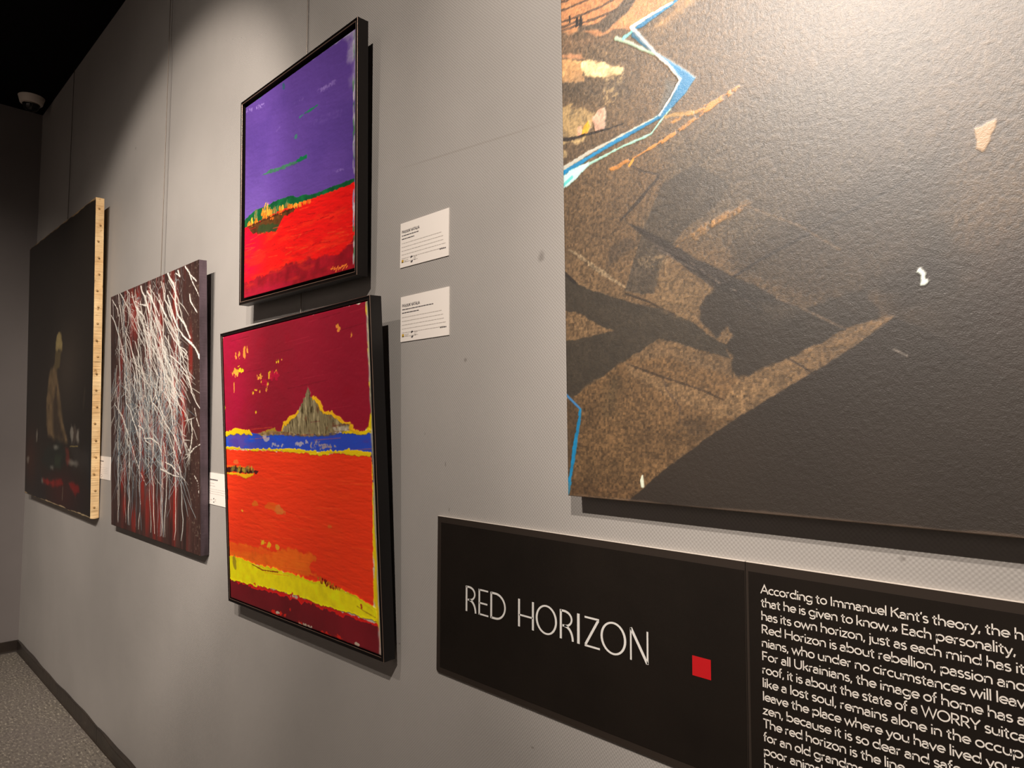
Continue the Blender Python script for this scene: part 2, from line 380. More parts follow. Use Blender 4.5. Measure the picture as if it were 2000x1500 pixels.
m_worn = mat('rubbed bronze frame edge', (128, 104, 90), 0.35, 0.5, 0.3)
t = NT(m_worn); t.bump(t.noise(200, 2), .1, .0005)
def floater_frame(parent, w, h, depth, lip, m, worn=(0, 5, 6)):
    "L-shaped floater frame: four mitred side rails and a recessed backing board"
    prof = [(0, 0.0008), (0.0008, 0), (lip * .30, 0), (lip * .36, 0.0012), (lip * .74, 0.0012), (lip * .8, 0.0), (lip - .0006, 0), (lip, 0.0008), (lip, depth - .006), (0.030, depth - .006), (0.030, depth), (0, depth)]
    cs = [(-w / 2, 0), (w / 2, 0), (w / 2, h), (-w / 2, h)]; d = [(1, 1), (-1, 1), (-1, -1), (1, -1)]
    v = []; f = []; K = len(prof)
    for (c, e) in zip(cs, d):
        for (a, y) in prof: v.append((c[0] + e[0] * a, y, c[1] + e[1] * a))
    for i in range(4):
        j = (i + 1) % 4
        for q in range(K): f.append((i * K + q, j * K + q, j * K + (q + 1) % K, i * K + (q + 1) % K))
    o = obj('frame', v, f, [m, m_worn], parent)
    o.data.polygons.foreach_set('material_index', [1 if (i % K) in worn else 0 for i in range(4 * K)])
    me = o.data; bm = bmesh.new(); bm.from_mesh(me); bmesh.ops.recalc_face_normals(bm, faces=bm.faces); bm.to_mesh(me); bm.free()
    return o

# ------------------------------------------------------------------ painting: violet sky over a red field
m_frame = mat('black-brown satin frame', (17, 12, 10), 0.40, 0.25, 0, 0.0); t = NT(m_frame); t.bump(t.noise(140, 2), 0.05, 0.0006)
m_frame_b = mat('black satin frame', (15, 12, 12), 0.38, 0.35, 0, 0.0); t = NT(m_frame_b); t.bump(t.noise(140, 2), 0.05, 0.0006)
m_edge = mat('canvas edge', (60, 48, 44), 0.8)
M3, pix3 = pose(-1.7330, 0.6850, 0.0662, 0.6605, 0.6370, 0.022917, -0.010336)
p3 = empty('framed_painting', M3)
tag(p3, 'square painting of violet sky above red field in dark frame, upper of two framed paintings', 'painting', 'framed landscape paintings hung one above the other')
IN3 = 0.0205
floater_frame(p3, 0.6605, 0.6370, 0.031, 0.0095, m_frame)
W3, H3 = 0.6605 - 2 * IN3, 0.6370 - 2 * IN3
A = Art(W3, H3, 470, 470, (96, 68, 152), lambda x, y: pix3(x, y, IN3, 0.007))
k = crop(440, 20, 2.5)
n = A.noise(0.25, 0.12); A.field(sstep(0.0, 0.7, n), (84, 60, 140), 0.6); A.field(sstep(0.45, 1.0, 1 - A.X / A.W + 0.25 * n) * sstep(.2, .75, A.Y / A.H), (124, 96, 182), 0.7)
A.h += 0.5 * A.noise(0.05, 0.012) + 0.25 * A.noise(0.012, 0.006)
for pts, w_, al in ((((455, 392), (500, 372), (535, 350)), .012, .55), (((470, 385), (520, 360)), .006, .6), (((105, 492), (130, 482)), .010, .8), (((155, 475), (188, 462)), .012, .85), (((530, 788), (575, 778)), .006, .5), (((330, 460), (380, 430)), .005, .25), (((250, 590), (270, 570)), .007, .25), (((440, 545), (560, 500)), .02, .12)):
    A.stroke(pts, w_, (150, 125, 200), k, 0.002, 0.003, alpha=al, dry=.35)
A.poly([(180, 806), (215, 780), (280, 760), (340, 738), (352, 742), (330, 754), (270, 780), (200, 803)], (62, 120, 88), k, .001, .003, .01, .9, .6, .1)
A.poly([(340, 742), (365, 718), (400, 703), (398, 720), (360, 740)], (22, 112, 70), k, .001, .002, h=.6)
A.stroke([(362, 524), (385, 508)], [.006, .004], (70, 120, 130), k, rough=.002); A.stroke([(390, 502), (420, 485), (452, 463)], [.003, .008, .003], (40, 122, 90), k, rough=.002, h=.4)
A.blob((345, 618), .008, (70, 120, 120), k); A.blob((168, 420), (.014, .008), (60, 110, 105), k, alpha=.8); A.blob((285, 370), (.007, .010), (50, 95, 110), k, alpha=.8)
A.poly([(70, 1050), (90, 1032), (112, 1008), (150, 975), (205, 955), (235, 935), (262, 925), (320, 905), (350, 912), (380, 903), (420, 900), (450, 890), (500, 870), (560, 850), (632, 818), (632, 850), (540, 885), (450, 915), (350, 955), (240, 1000), (120, 1060), (70, 1080)], (20, 92, 52), k, .001, .002, .01, h=.5, var=.2)
RED = [(70, 1075), (120, 1052), (180, 1022), (240, 990), (300, 965), (350, 948), (400, 930), (450, 910), (500, 893), (540, 877), (632, 840), (640, 1300), (60, 1440)]
A.poly(RED, (228, 24, 22), k, .001, .0025, .008, h=.9)
rm = A.sd(A.P(RED, k), A.X, A.Y) < 0
A.h += np.where(rm, 1.0 * A.noise(0.03, 0.007, 5, .6), 0)
A.field(rm * sstep(.30, .02, A.X / A.W) * sstep(.58, .68, A.Y / A.H) * sstep(.98, .85, A.Y / A.H), (232, 8, 62), .75)
A.field(rm * sstep(.1, .8, A.noise(.09, .02)), (238, 52, 26), .55)
A.field(rm * sstep(.35, .9, A.noise(.05, .012)), (196, 14, 20), .5)
A.poly([(60, 1345), (130, 1320), (200, 1300), (260, 1275), (300, 1245), (350, 1235), (420, 1215), (500, 1205), (560, 1185), (600, 1160), (640, 1100), (640, 1320), (60, 1450)], (146, 20, 36), k, .004, .012, .03, .92, -.1, .15)
A.field(rm * sstep(.80, .92, A.Y / A.H) * sstep(.25, .8, A.noise(.10, .02)), (196, 40, 34), .55)
A.poly([(60, 1385), (200, 1340), (330, 1320), (330, 1370), (60, 1450)], (172, 22, 52), k, .01, .008, alpha=.7)
A.poly([(115, 1062), (160, 1035), (220, 1005), (300, 975), (350, 965), (335, 985), (290, 1005), (262, 1050), (255, 1075), (200, 1085), (165, 1095), (130, 1085)], (74, 56, 26), k, .001, .004, .012, .92, .7, .3)
A.poly([(165, 1050), (215, 1040), (262, 1050), (250, 1078), (190, 1085), (160, 1080)], (44, 70, 40), k, .002, .004, .01, .75)
rr = random.Random(11)
for (x, y, a, c_) in ((130, 1030, 22, (238, 170, 50)), (122, 1040, 14, (240, 140, 40)), (152, 1000, 30, (120, 120, 62)), (185, 985, 26, (240, 150, 48)), (200, 965, 34, (232, 150, 60)), (212, 985, 26, (244, 172, 60)), (193, 1003, 16, (236, 120, 34)), (225, 985, 14, (238, 140, 44)), (245, 975, 20, (140, 118, 60)), (262, 968, 14, (240, 150, 46)), (285, 962, 13, (244, 166, 56)), (300, 948, 12, (120, 120, 64)), (318, 955, 10, (240, 132, 36)), (345, 952, 10, (246, 160, 50)), (365, 946, 9, (240, 130, 36)), (390, 938, 6, (238, 110, 30)), (412, 932, 5, (236, 100, 30)), (155, 1030, 12, (230, 120, 30)), (230, 1010, 8, (236, 110, 30)), (270, 985, 8, (230, 90, 26))):
    for j in range(3):
        xx = x + rr.uniform(-7, 7); A.stroke([(xx + rr.uniform(-4, 4), y + a * .5), (xx, y - a * .1), (xx + rr.uniform(0, 6), y - a * rr.uniform(.6, 1.0))], [.011, .009, .002], c_, k, rough=.002, rs=.004, h=1.2, var=.25)
for (x, y) in ((200, 950), (155, 990), (300, 938), (255, 965)): A.stroke([(x - 4, y + 22), (x + 3, y - 12)], [.007, .002], (104, 122, 78), k, h=1.0, rough=.001)
A.stroke([(110, 1060), (200, 1022), (290, 985), (350, 962)], .003, (60, 30, 16), k, rough=.002, alpha=.8)
for j in range(70):
    x = rr.uniform(90, 620); y = 1000 + (620 - x) * .12 + rr.uniform(-60, 170)
    if y > 1010 + (330 - x) * .25 or x > 350: A.stroke([(x, y), (x + rr.uniform(15, 55), y - rr.uniform(4, 18))], .0022, rr.choice([(160, 14, 18), (246, 70, 40), (200, 20, 24), (232, 90, 40)]), k, rough=.001, alpha=.55, h=.4)
for j in range(16): A.stroke([(515 + j * 5 + rr.uniform(-3, 3), 1272 + rr.uniform(-10, 8) - j), (522 + j * 5, 1262 + rr.uniform(-10, 8) - j)], .003, (240, 130, 50), k, rough=.001)
for j in range(60):   # pale worn right and upper edge
    A.blob((627 + rr.uniform(-3, 3), 100 + rr.random() * 1150), (.003, .012), rr.choice([(190, 186, 196), (150, 140, 170), (80, 130, 90)]), k, alpha=.8)
for j in range(50):
    q = rr.random(); A.blob((90 + 540 * q, 452 - 362 * q + rr.uniform(2, 12)), (.010, .003), (165, 158, 195), k, alpha=.6)
A.field(sstep(.93, 1.02, A.X / A.W + .06 * A.noise(.03)) * sstep(.35, .1, A.Y / A.H), (190, 186, 205), .6)  # pale glare on the upper right corner, painted into the colour
A.build(p3, [paint_material('violet and red oil paint', 0.36, 0.5, 0.35, 220, 0.0007, (40, (1, 1, 6), .8)), m_edge], 0.016, y_front=0.007).location = (0, 0, IN3)

# ------------------------------------------------------------------ painting: rock island between crimson sky and orange sand
M4, pix4 = pose(-1.7015, -0.1213, 0.0711, 0.8202, 0.8212, 0.053928, 0.014568)
p4 = empty('framed_painting', M4)
tag(p4, 'square painting of grey rock island, blue band and orange field, lower of two framed paintings', 'painting', 'framed landscape paintings hung one above the other')
IN4 = 0.012
floater_frame(p4, 0.8202, 0.8212, 0.031, 0.0095, m_frame_b, (0, 6))
W4, H4 = 0.8202 - 2 * IN4, 0.8212 - 2 * IN4
A = Art(W4, H4, 560, 600, (214, 206, 190), lambda x, y: pix4(x, y, IN4, 0.003))
k = crop(410, 560, 1.9737); kk = crop(430, 700, 6.25)
A.h += 0.3 * A.noise(0.02, 0.01)
# ragged yellow underlayer along the edges
yl = sstep(.035, .018, np.minimum(A.X, A.Y * 1.1) + .010 * A.noise(.03)); A.field(yl, (240, 205, 20)); A.field(sstep(.006, .003, A.Y + .004 * A.noise(.02)), (226, 214, 196))
A.field(sstep(.026, .014, (A.W - A.X) + .010 * A.noise(.02, .05)) * sstep(.16, .2, (A.W - A.X + .012) / .05 + .4 * A.noise(.02, .06)), (238, 208, 20))
SKY = [(50, 191), (100, 172), (200, 148), (300, 122), (400, 100), (500, 78), (600, 58), (608, 120), (610, 200), (616, 300), (618, 400), (622, 480), (614, 540), (600, 556), (560, 556), (520, 548), (430, 570), (200, 570), (57, 568)]
A.poly(SKY, (154, 24, 48), k, .001, .006, .02, h=1.0, lip=.6)
sm = A.sd(A.P(SKY, k), A.X, A.Y) < -.004
A.field(sm * sstep(.28, .0, A.X / A.W + .08 * A.noise(.1)), (170, 14, 58), .9); A.field(sm * np.exp(-((A.X / A.W - .42) / .16) ** 2) * (.6 + .4 * A.noise(.15)), (128, 22, 36), .6)
A.field(sm * sstep(.2, .9, A.noise(.07, .05)), (156, 18, 42), .5); A.h += np.where(sm, .5 * A.noise(.06, .03, 4, .6), 0)
BLUE = [(50, 574), (100, 563), (200, 566), (280, 571), (430, 568), (500, 562), (632, 564), (634, 646), (500, 638), (400, 636), (300, 631), (200, 626), (50, 621)]
A.poly(BLUE, (46, 78, 200), k, .001, .002, .01, h=.7, lip=.3)
bm_ = A.sd(A.P(BLUE, k), A.X, A.Y) < 0
A.field(bm_ * sstep(.38, .12, A.X / A.W), (92, 76, 178), .95); A.field(bm_ * sstep(.2, .9, A.noise(.09, .03)), (22, 90, 232), .8); A.field(bm_ * sstep(.3, .9, A.noise(.07, .02)), (84, 62, 164), .6)
ORANGE = [(50, 627), (200, 632), (300, 637), (420, 645), (500, 641), (625, 648), (632, 1250), (560, 1190), (480, 1160), (400, 1140), (280, 1096), (160, 1065), (60, 1040)]
A.poly(ORANGE, (250, 62, 26), k, .001, .003, .01, h=.9, lip=.4)
om = A.sd(A.P(ORANGE, k), A.X, A.Y) < 0
A.field(om * sstep(.1, .9, A.noise(.2, .05)), (255, 74, 26), .5); A.h += np.where(om, .6 * A.noise(.05, .008, 5, .6), 0)
A.poly([(70, 988), (90, 985), (140, 996), (200, 1004), (245, 1018), (290, 1010), (330, 1012), (355, 1024), (395, 1032), (410, 1045), (385, 1080), (395, 1100), (420, 1120), (350, 1112), (290, 1100), (180, 1070), (70, 1040)], (255, 112, 26), k, .003, .007, .02, .95, .3, .08)
A.poly([(75, 985), (140, 1000), (240, 1020), (240, 1035), (75, 1020)], (252, 84, 24), k, .006, .006, alpha=.6)
A.poly([(60, 1115), (150, 1140), (300, 1180), (480, 1240), (650, 1300), (670, 1440), (60, 1235)], (220, 32, 28), k, .001, .004, .01, h=.4)
A.poly([(75, 1135), (95, 1128), (130, 1150), (220, 1175), (300, 1200), (420, 1235), (540, 1275), (650, 1310), (660, 1430), (560, 1392), (520, 1370), (450, 1352), (400, 1330), (330, 1308), (270, 1285), (180, 1258), (120, 1222), (80, 1212)], (122, 22, 34), k, .0015, .007, .02, h=.9, lip=.5, var=.12, vs=.1)
A.poly([(72, 1034), (100, 1042), (130, 1050), (170, 1068), (200, 1074), (250, 1085), (290, 1099), (340, 1112), (400, 1136), (430, 1134), (450, 1142), (480, 1155), (520, 1172), (560, 1187), (600, 1212), (643, 1238), (644, 1292), (600, 1277), (540, 1257), (480, 1242), (420, 1222), (350, 1197), (300, 1182), (220, 1162), (150, 1146), (110, 1136), (72, 1122)], (255, 240, 14), k, .001, .004, .012, h=1.5, lip=.8, var=.06)
A.field((A.sd(A.P([(72, 1040), (250, 1090), (420, 1145), (640, 1245), (640, 1290), (420, 1215), (72, 1118)], k), A.X, A.Y) < 0) * sstep(.35, .9, A.noise(.03, .06)), (236, 212, 40), .5)
A.blob((97, 1062), (.012, .02), (150, 128, 36), k, alpha=.7)
rr = random.Random(5)
for j in range(26):
    q = rr.random(); A.blob((420 + 80 * q + rr.uniform(-5, 5), 1128 + 42 * q + rr.uniform(-8, 4)), .004, rr.choice([(150, 40, 16), (200, 120, 20), (110, 20, 16)]), k, h=.5)
A.stroke([(165, 1070), (205, 1092), (265, 1100)], .003, (150, 60, 14), k, rough=.001)
for (x, y, w_, h_) in ((105, 1220, .05, .010), (150, 1232, .05, .010), (262, 1262, .06, .014), (280, 1258, .03, .008), (360, 1300, .05, .018), (450, 1338, .06, .012), (500, 1352, .03, .006), (195, 1155, .05, .006), (330, 1192, .04, .006)):
    A.poly([(x - w_ * 420, y - 3 - w_ * 150), (x - w_ * 180, y - h_ * 420 - w_ * 60), (x + w_ * 60, y - h_ * 300 + w_ * 60), (x + w_ * 420, y + w_ * 150), (x + w_ * 300, y + h_ * 300 + w_ * 170), (x - w_ * 300, y + h_ * 260 - w_ * 40)], (226, 38, 26), k, .001, .007, .012, .95, .4)
for (x, y) in ((350, 1300), (370, 1305), (385, 1310), (265, 1258), (335, 1195), (320, 1192), (245, 1166), (570, 1378)):
    A.blob((x, y), (.009, .0035), (206, 186, 166), k, rough=1.1, h=.5)
for (x, y, c_) in ((585, 1228, (196, 60, 30)), (587, 1237, (196, 60, 30)), (310, 1243, (200, 30, 26))): A.blob((x, y), .004, c_, k)
A.stroke([(570, 1232), (600, 1252), (640, 1275)], .0025, (190, 160, 20), k, rough=.001)
# yellow seams between the bands
for pts, w_ in ((((57, 620), (100, 622), (150, 629), (220, 628), (300, 631), (360, 634), (420, 643), (480, 637), (560, 640), (624, 647)), [.007, .005, .004, .004, .008, .009, .011, .008, .014, .010]),
                (((50, 570), (80, 565), (105, 556), (130, 562), (150, 560), (165, 572)), [.012, .012, .018, .012, .014, .004]),
                (((490, 545), (520, 556), (550, 560), (580, 566), (605, 562), (620, 555)), [.006, .010, .008, .010, .008, .008])):
    A.stroke(pts, w_, (242, 208, 14), k, rough=.004, rs=.012, h=1.6)
A.stroke([(200, 570), (225, 560), (250, 553), (262, 562)], [.012, .014, .012, .006], (176, 140, 40), k, rough=.004, h=1.0)
A.stroke([(60, 718), (110, 722), (140, 731), (168, 724)], [.004, .008, .014, .006], (246, 190, 20), k, rough=.002, h=1.4)
A.stroke([(56, 692), (95, 692), (140, 698), (175, 708)], [.006, .004, .004, .003], (236, 110, 24), k, rough=.002, h=1.0)
A.poly([(56, 697), (100, 694), (130, 698), (160, 706), (188, 708), (186, 720), (140, 719), (100, 714), (56, 712)], (66, 22, 24), k, .001, .003, .01, h=.7, var=.4)
for j in range(16): A.blob((85 + j * 5.5, 702 + rr.uniform(-4, 6)), (.006, .008), rr.choice([(150, 140, 50), (196, 176, 60), (60, 40, 26), (120, 116, 66)]), k, alpha=.8)
# the island
ISL = [(760, 890), (790, 800), (830, 770), (870, 730), (930, 700), (965, 640), (975, 590), (1015, 545), (1020, 500), (1050, 470), (1062, 385), (1078, 350), (1092, 375), (1112, 410), (1105, 460), (1150, 480), (1200, 540), (1230, 590), (1270, 650), (1300, 670), (1370, 680), (1440, 735), (1490, 780), (1560, 800), (1610, 830), (1580, 870), (1500, 900), (1400, 905), (1250, 935), (1000, 935), (860, 915), (700, 905), (720, 890)]
A.poly(ISL, (132, 120, 88), kk, .0012, .004, .008, h=1.6, lip=.7)
im = A.sd(A.P(ISL, kk), A.X, A.Y) < 0
A.field(im * sstep(.05, .6, A.noise(.010, .045, 4, .6)), (186, 172, 132), .8); A.field(im * sstep(.25, .7, A.noise(.007, .03, 4, .6)), (62, 52, 32), .8); A.field(im * sstep(.45, .9, A.noise(.02)), (120, 70, 46), .5)
A.h += np.where(im, 1.0 * A.noise(.006, .02, 4, .6), 0)
for pts, w_ in ((((1145, 480), (1165, 490), (1190, 520), (1215, 530), (1240, 600), (1270, 655), (1300, 665), (1370, 665), (1400, 700), (1470, 745), (1510, 780), (1590, 800), (1620, 830), (1590, 850), (1640, 885), (1700, 895)), [.012, .008, .010, .012, .014, .010, .006, .010, .006, .010, .006, .006, .008, .010, .006, .004]),
                (((760, 890), (785, 800), (830, 775), (855, 730), (930, 700), (960, 650)), [.004, .012, .012, .014, .005, .008])):
    A.stroke(pts, w_, (238, 184, 26), kk, rough=.003, rs=.008, h=1.6)
A.poly([(440, 920), (520, 900), (640, 880), (760, 890), (900, 920), (1200, 930), (1500, 905), (1560, 900), (1450, 920), (1250, 950), (1000, 955), (760, 935), (560, 940)], (150, 124, 84), kk, .002, .003, .008, .9, .9, .3, .01)
A.poly([(1390, 850), (1500, 820), (1600, 850), (1560, 880), (1420, 890)], (206, 196, 176), kk, .002, .004, .012, .8, .8, .2, .01)
A.poly([(1110, 1020), (1180, 975), (1240, 1000), (1200, 1050), (1300, 1040), (1400, 1060), (1420, 1080), (1250, 1110), (1130, 1130), (1100, 1090)], (184, 160, 158), kk, .001, .004, .01, .85, .3, 0, .02, 0, .45, .012)
for (x, y, w_) in ((565, 985, .018), (650, 1045, .012), (720, 1070, .02), (985, 1042, .018), (545, 960, .014), (935, 1040, .008), (1055, 1020, .006)): A.blob((x, y), (w_, .005), (190, 180, 190), kk, rough=.9, alpha=.85)
for (x, y, a, b) in ((190, 165, .020, .012), (235, 145, .024, .012), (270, 150, .014, .006), (155, 185, .014, .010), (215, 185, .008, .014), (172, 340, .005, .016), (500, 215, .012, .008), (475, 235, .010, .005), (455, 212, .005, .004), (607, 195, .010, .012), (625, 237, .005, .004), (683, 160, .009, .009), (702, 175, .004, .006), (505, 287, .005, .004), (588, 305, .005, .005), (577, 335, .004, .012), (563, 375, .005, .007), (430, 378, .007, .004), (405, 418, .008, .006), (487, 405, .006, .004), (445, 385, .007, .003), (440, 657, .008, .004), (692, 40, .005, .005), (715, 38, .004, .006), (755, 14, .004, .003), (60, 620, .004, .01)):
    A.blob((x, y), (a * .62, b * .8), rr.choice([(240, 196, 40), (236, 170, 60), (238, 210, 30)]), kk, rough=.8, h=-.6)
for (x, y, a, b) in ((100, 268, .006, .008), (113, 262, .006, .008), (133, 250, .006, .014), (145, 242, .005, .010), (495, 160, .008, .010), (547, 185, .004, .004)): A.blob((x, y), (a, b), (236, 150, 60), k, rough=.8, h=-.4)
for (x, y) in ((640, 200), (690, 190), (545, 300)): A.blob((x, y), (.016, .010), (190, 18, 60), kk, rough=.8, alpha=.8)
for (x, y, a, b, c_) in ((205, 986, .012, .006, (240, 190, 40)), (232, 996, .014, .007, (242, 180, 40)), (262, 1004, .014, .005, (240, 170, 40)), (175, 836, .018, .006, (236, 110, 30)), (235, 850, .03, .008, (238, 100, 28)), (268, 862, .02, .012, (230, 120, 50)), (125, 862, .006, .004, (246, 180, 50)), (100, 675, .016, .006, (240, 110, 50)), (460, 925, .01, .004, (236, 110, 40)), (240, 838, .02, .004, (240, 90, 24))): A.blob((x, y), (a, b), c_, k, rough=.8, h=.6)
for j in range(60):   # palette-knife streaks
    x = rr.uniform(80, 590); y = rr.uniform(100, 1120); L = rr.uniform(20, 110)
    top = y < 545; s_ = -0.1 + 0.25 * (y - 560) / 500
    A.stroke([(x, y), (x + L, y + L * s_)], .0016, ((186, 44, 64) if top else (255, 104, 40)) if rr.random() < .6 else ((104, 14, 30) if top else (216, 44, 20)), k, rough=.0006, alpha=.45, h=(1.0 if top else .9))
A.stroke([(628, 652), (634, 760)], [.012, .006], (70, 40, 90), k, rough=.003, alpha=.8)
wm = sstep(.010, .004, (A.W - A.X) + .004 * A.noise(.02, .05)); A.field(wm, (176, 170, 158), .9); A.field(wm * sstep(.2, .7, A.noise(.02, .05)), (120, 116, 96), .7)
A.field(sstep(.5, .9, A.noise(.03, .06)) * sstep(.010, .002, A.X), (70, 16, 30), .9)
A.build(p4, [paint_material('crimson and orange impasto', 0.38, 0.5, 0.3, 240, 0.0006, (36, (1, 1, 5), .7)), m_edge], 0.021, y_front=0.003).location = (0, 0, IN4)

# ------------------------------------------------------------------ painting: tangle of white drips
M2, pix2 = pose(-2.8853, 0.0632, 0.0477, 1.0094, 1.0094, 0.037029, -0.002664)
p2 = empty('drip_painting', M2)
tag(p2, 'square unframed canvas of tangled white drips over dark red and brown', 'painting')
A = Art(1.0094, 1.0094, 560, 600, (66, 44, 40), pix2)
u_ = A.X / A.W; v_ = A.Y / A.H
n = A.noise(.05, .55, 4, .6)
A.field(sstep(.0, .55, n) * sstep(.10, .2, u_) * sstep(.93, .82, u_), (122, 40, 34), .85)
A.field(sstep(.15, .8, A.noise(.03, .25, 4, .6)), (44, 31, 29), .8); A.field(sstep(.2, .9, A.noise(.012, .03, 4, .6)), (84, 58, 52), .5); A.field(sstep(.3, .9, A.noise(.02, .3, 3, .6)), (104, 78, 74), .45)
for (x, y, a, b) in ((.19, .75, .022, .06), (.155, .80, .02, .05), (.18, .90, .02, .05), (.85, .52, .03, .12), (.30, .95, .03, .06), (.42, .80, .02, .10), (.47, .9, .03, .1), (.52, .82, .03, .1), (.60, .92, .03, .1), (.76, .86, .02, .12), (.33, .13, .045, .10), (.37, .05, .03, .05), (.50, .27, .03, .09), (.50, .10, .022, .06), (.62, .22, .02, .08), (.17, .55, .03, .07), (.52, .60, .03, .08), (.76, .46, .025, .06), (.92, .32, .02, .10), (.60, .58, .03, .07), (.66, .68, .03, .1), (.78, .62, .02, .08), (.15, .3, .02, .09), (.40, .56, .02, .06), (.68, .47, .02, .1), (.10, .42, .02, .08), (.56, .12, .02, .07), (.78, .10, .02, .06), (.30, .68, .02, .05)):
    m_ = np.exp(-(((u_ - x) / a) ** 2 + ((v_ - y) / b) ** 2) ** 1.5); A.field(m_ * (.75 + .25 * n), (176, 40, 32), .85)
A.field(np.exp(-(((u_ - .42) / .28) ** 2 + ((v_ - .60) / .22) ** 2)) * sstep(-.2, .5, A.noise(.03, .06, 4, .6)), (104, 118, 126), .8)
A.field(np.exp(-(((u_ - .62) / .2) ** 2 + ((v_ - .38) / .26) ** 2)) * sstep(-.1, .5, A.noise(.02, .06, 4, .6)), (150, 146, 140), .55)
rr = random.Random(21); Wd = A.W
def drip(x, y, L, w, dx, col, wig=.012, hh=1.2, seg=None):
    pts = []; seg = seg or max(4, int(L / .035)); xx = x
    for i in range(seg + 1):
        pts.append((xx, y + L * i / seg)); xx += dx * L / seg + rr.gauss(0, wig) * .6
    ws = [w * rr.uniform(.5, 1.25) for _ in pts]; ws[-1] *= .6
    A.stroke(pts, ws, col, soft=.001, h=hh, world=True)
    return pts
for q in range(7):      # fine splattered web under the drips
    r_ = np.abs(A.noise(.05 + .02 * rr.random(), .10 + .06 * rr.random(), 3, .5)); wm_ = sstep(.045, .012, r_) * sstep(-.25, .35, A.noise(.18, .22)) * sstep(.02, .10, u_) * sstep(.93, .84, u_) * sstep(.86, .70, v_)
    A.field(wm_, [(200, 196, 188), (150, 158, 162), (222, 218, 210), (120, 132, 140), (190, 186, 180), (96, 104, 112), (214, 210, 200)][q], .75); A.h += .5 * wm_
PALE = [(226, 222, 212), (236, 232, 224), (206, 202, 192), (188, 190, 186)]; COOL = [(126, 140, 148), (150, 160, 164), (104, 120, 130), (170, 172, 168)]
for j in range(170): drip(rr.uniform(.04, .87), rr.uniform(.30, .74), rr.uniform(.05, .20), rr.uniform(.0018, .0045), rr.gauss(.1, .7), rr.choice(COOL), .03, .5)
for tx in (.115, .185, .275, .375, .485, .63, .665, .80):       # the trunks
    for j in range(6 if tx > .3 else 4):
        y_ = rr.uniform(.0, .75); y2 = min(.99, y_ + rr.uniform(.25, .6)) if j > 1 else .985
        drip(tx + rr.gauss(0, .013), y_, y2 - y_, rr.uniform(.003, .0075), rr.uniform(-.03, .03), rr.choice(PALE + COOL[:3] + [(70, 56, 52)]), .013, .9)
def branch(x, y, L, w, dx, col, depth=0):
    pts = drip(x, y, L, w, dx, col, .026, 1.3)
    if depth < 2:
        for _ in range(rr.choice([1, 2, 2, 3])):
            q = pts[rr.randrange(1, len(pts))]; branch(q[0], q[1], L * rr.uniform(.3, .6), w * rr.uniform(.45, .75), dx + rr.gauss(0, .55), col, depth + 1)
for j in range(58):
    x = -.02 + .80 * rr.betavariate(1.7, 1.5); y = rr.uniform(-.03, .42)
    branch(x, y, rr.uniform(.10, .30), rr.uniform(.0028, .0060), rr.gauss(.62, .40), rr.choice(PALE), 0)
for j in range(22):
    branch(.48 + .26 * rr.random(), rr.uniform(0, .40), rr.uniform(.10, .26), rr.uniform(.004, .0075), rr.gauss(.62, .35), rr.choice(PALE[:2]), 1)
for j in range(70):
    x = rr.uniform(.05, .85); y = rr.uniform(.3, .72); L = rr.uniform(.04, .10); drip(x, y, L, rr.uniform(.002, .004), rr.choice([-1, 1]) * rr.uniform(.6, 2.2), rr.choice(PALE[2:] + COOL), .02, .8)
for j in range(70):
    x = rr.uniform(.2, .82); y = rr.uniform(.35, .70); a = rr.uniform(0, math.pi); L = rr.uniform(.03, .10); A.stroke([(x, y), (x + L * math.cos(a), y + L * math.sin(a))], [.003, .0016], rr.choice(PALE[2:] + COOL), h=.6, world=True)
for (x, y) in ((.86, .62), (.90, .55), (.92, .67), (.85, .60)):
    for j in range(6):
        a = rr.uniform(0, 2 * math.pi); L = rr.uniform(.03, .08); A.stroke([(x, y), (x + L * math.cos(a), y + L * math.sin(a))], [.004, .0015], PALE[2], h=.8, world=True)
k = crop(200, 480, 5)
for pts, w_ in ((((780, 870), (820, 910), (870, 955), (910, 1000), (935, 1050), (950, 1090)), [.008, .012, .020, .014, .016, .022]), (((640, 490), (660, 560), (700, 700), (740, 800), (800, 890), (870, 960)), [.012, .014, .014, .010, .010, .012]), (((855, 470), (862, 540), (890, 590), (930, 655)), [.006, .014, .008, .006]), (((810, 205), (850, 260), (880, 350), (930, 450), (955, 520)), [.010, .010, .006, .005, .004]), (((860, 280), (920, 345)), [.006, .010]), (((640, 270), (660, 320), (700, 380), (720, 470), (715, 560), (740, 680), (800, 760), (860, 900)), [.018, .02, .02, .018, .016, .016, .014, .012]), (((380, 400), (390, 450), (420, 500), (440, 580), (460, 660)), [.016, .014, .014, .014, .010]), (((440, 450), (470, 495), (500, 560), (540, 640), (560, 690)), [.018, .02, .012, .01, .008]), (((560, 540), (600, 640), (625, 685)), [.012, .014, .018]), (((320, 540), (370, 575), (430, 585)), [.008, .005, .014]), (((330, 600), (370, 650), (410, 690), (440, 800), (470, 900)), [.010, .012, .008, .006, .006]), (((100, 530), (150, 620), (160, 690)), [.005, .006, .006]), (((740, 240), (760, 300), (720, 270)), [.012, .010, .006])):
    A.stroke(pts, [v * .55 for v in w_], PALE[1], k, rough=.002, h=2.4)
k = crop(200, 780, 4.545)
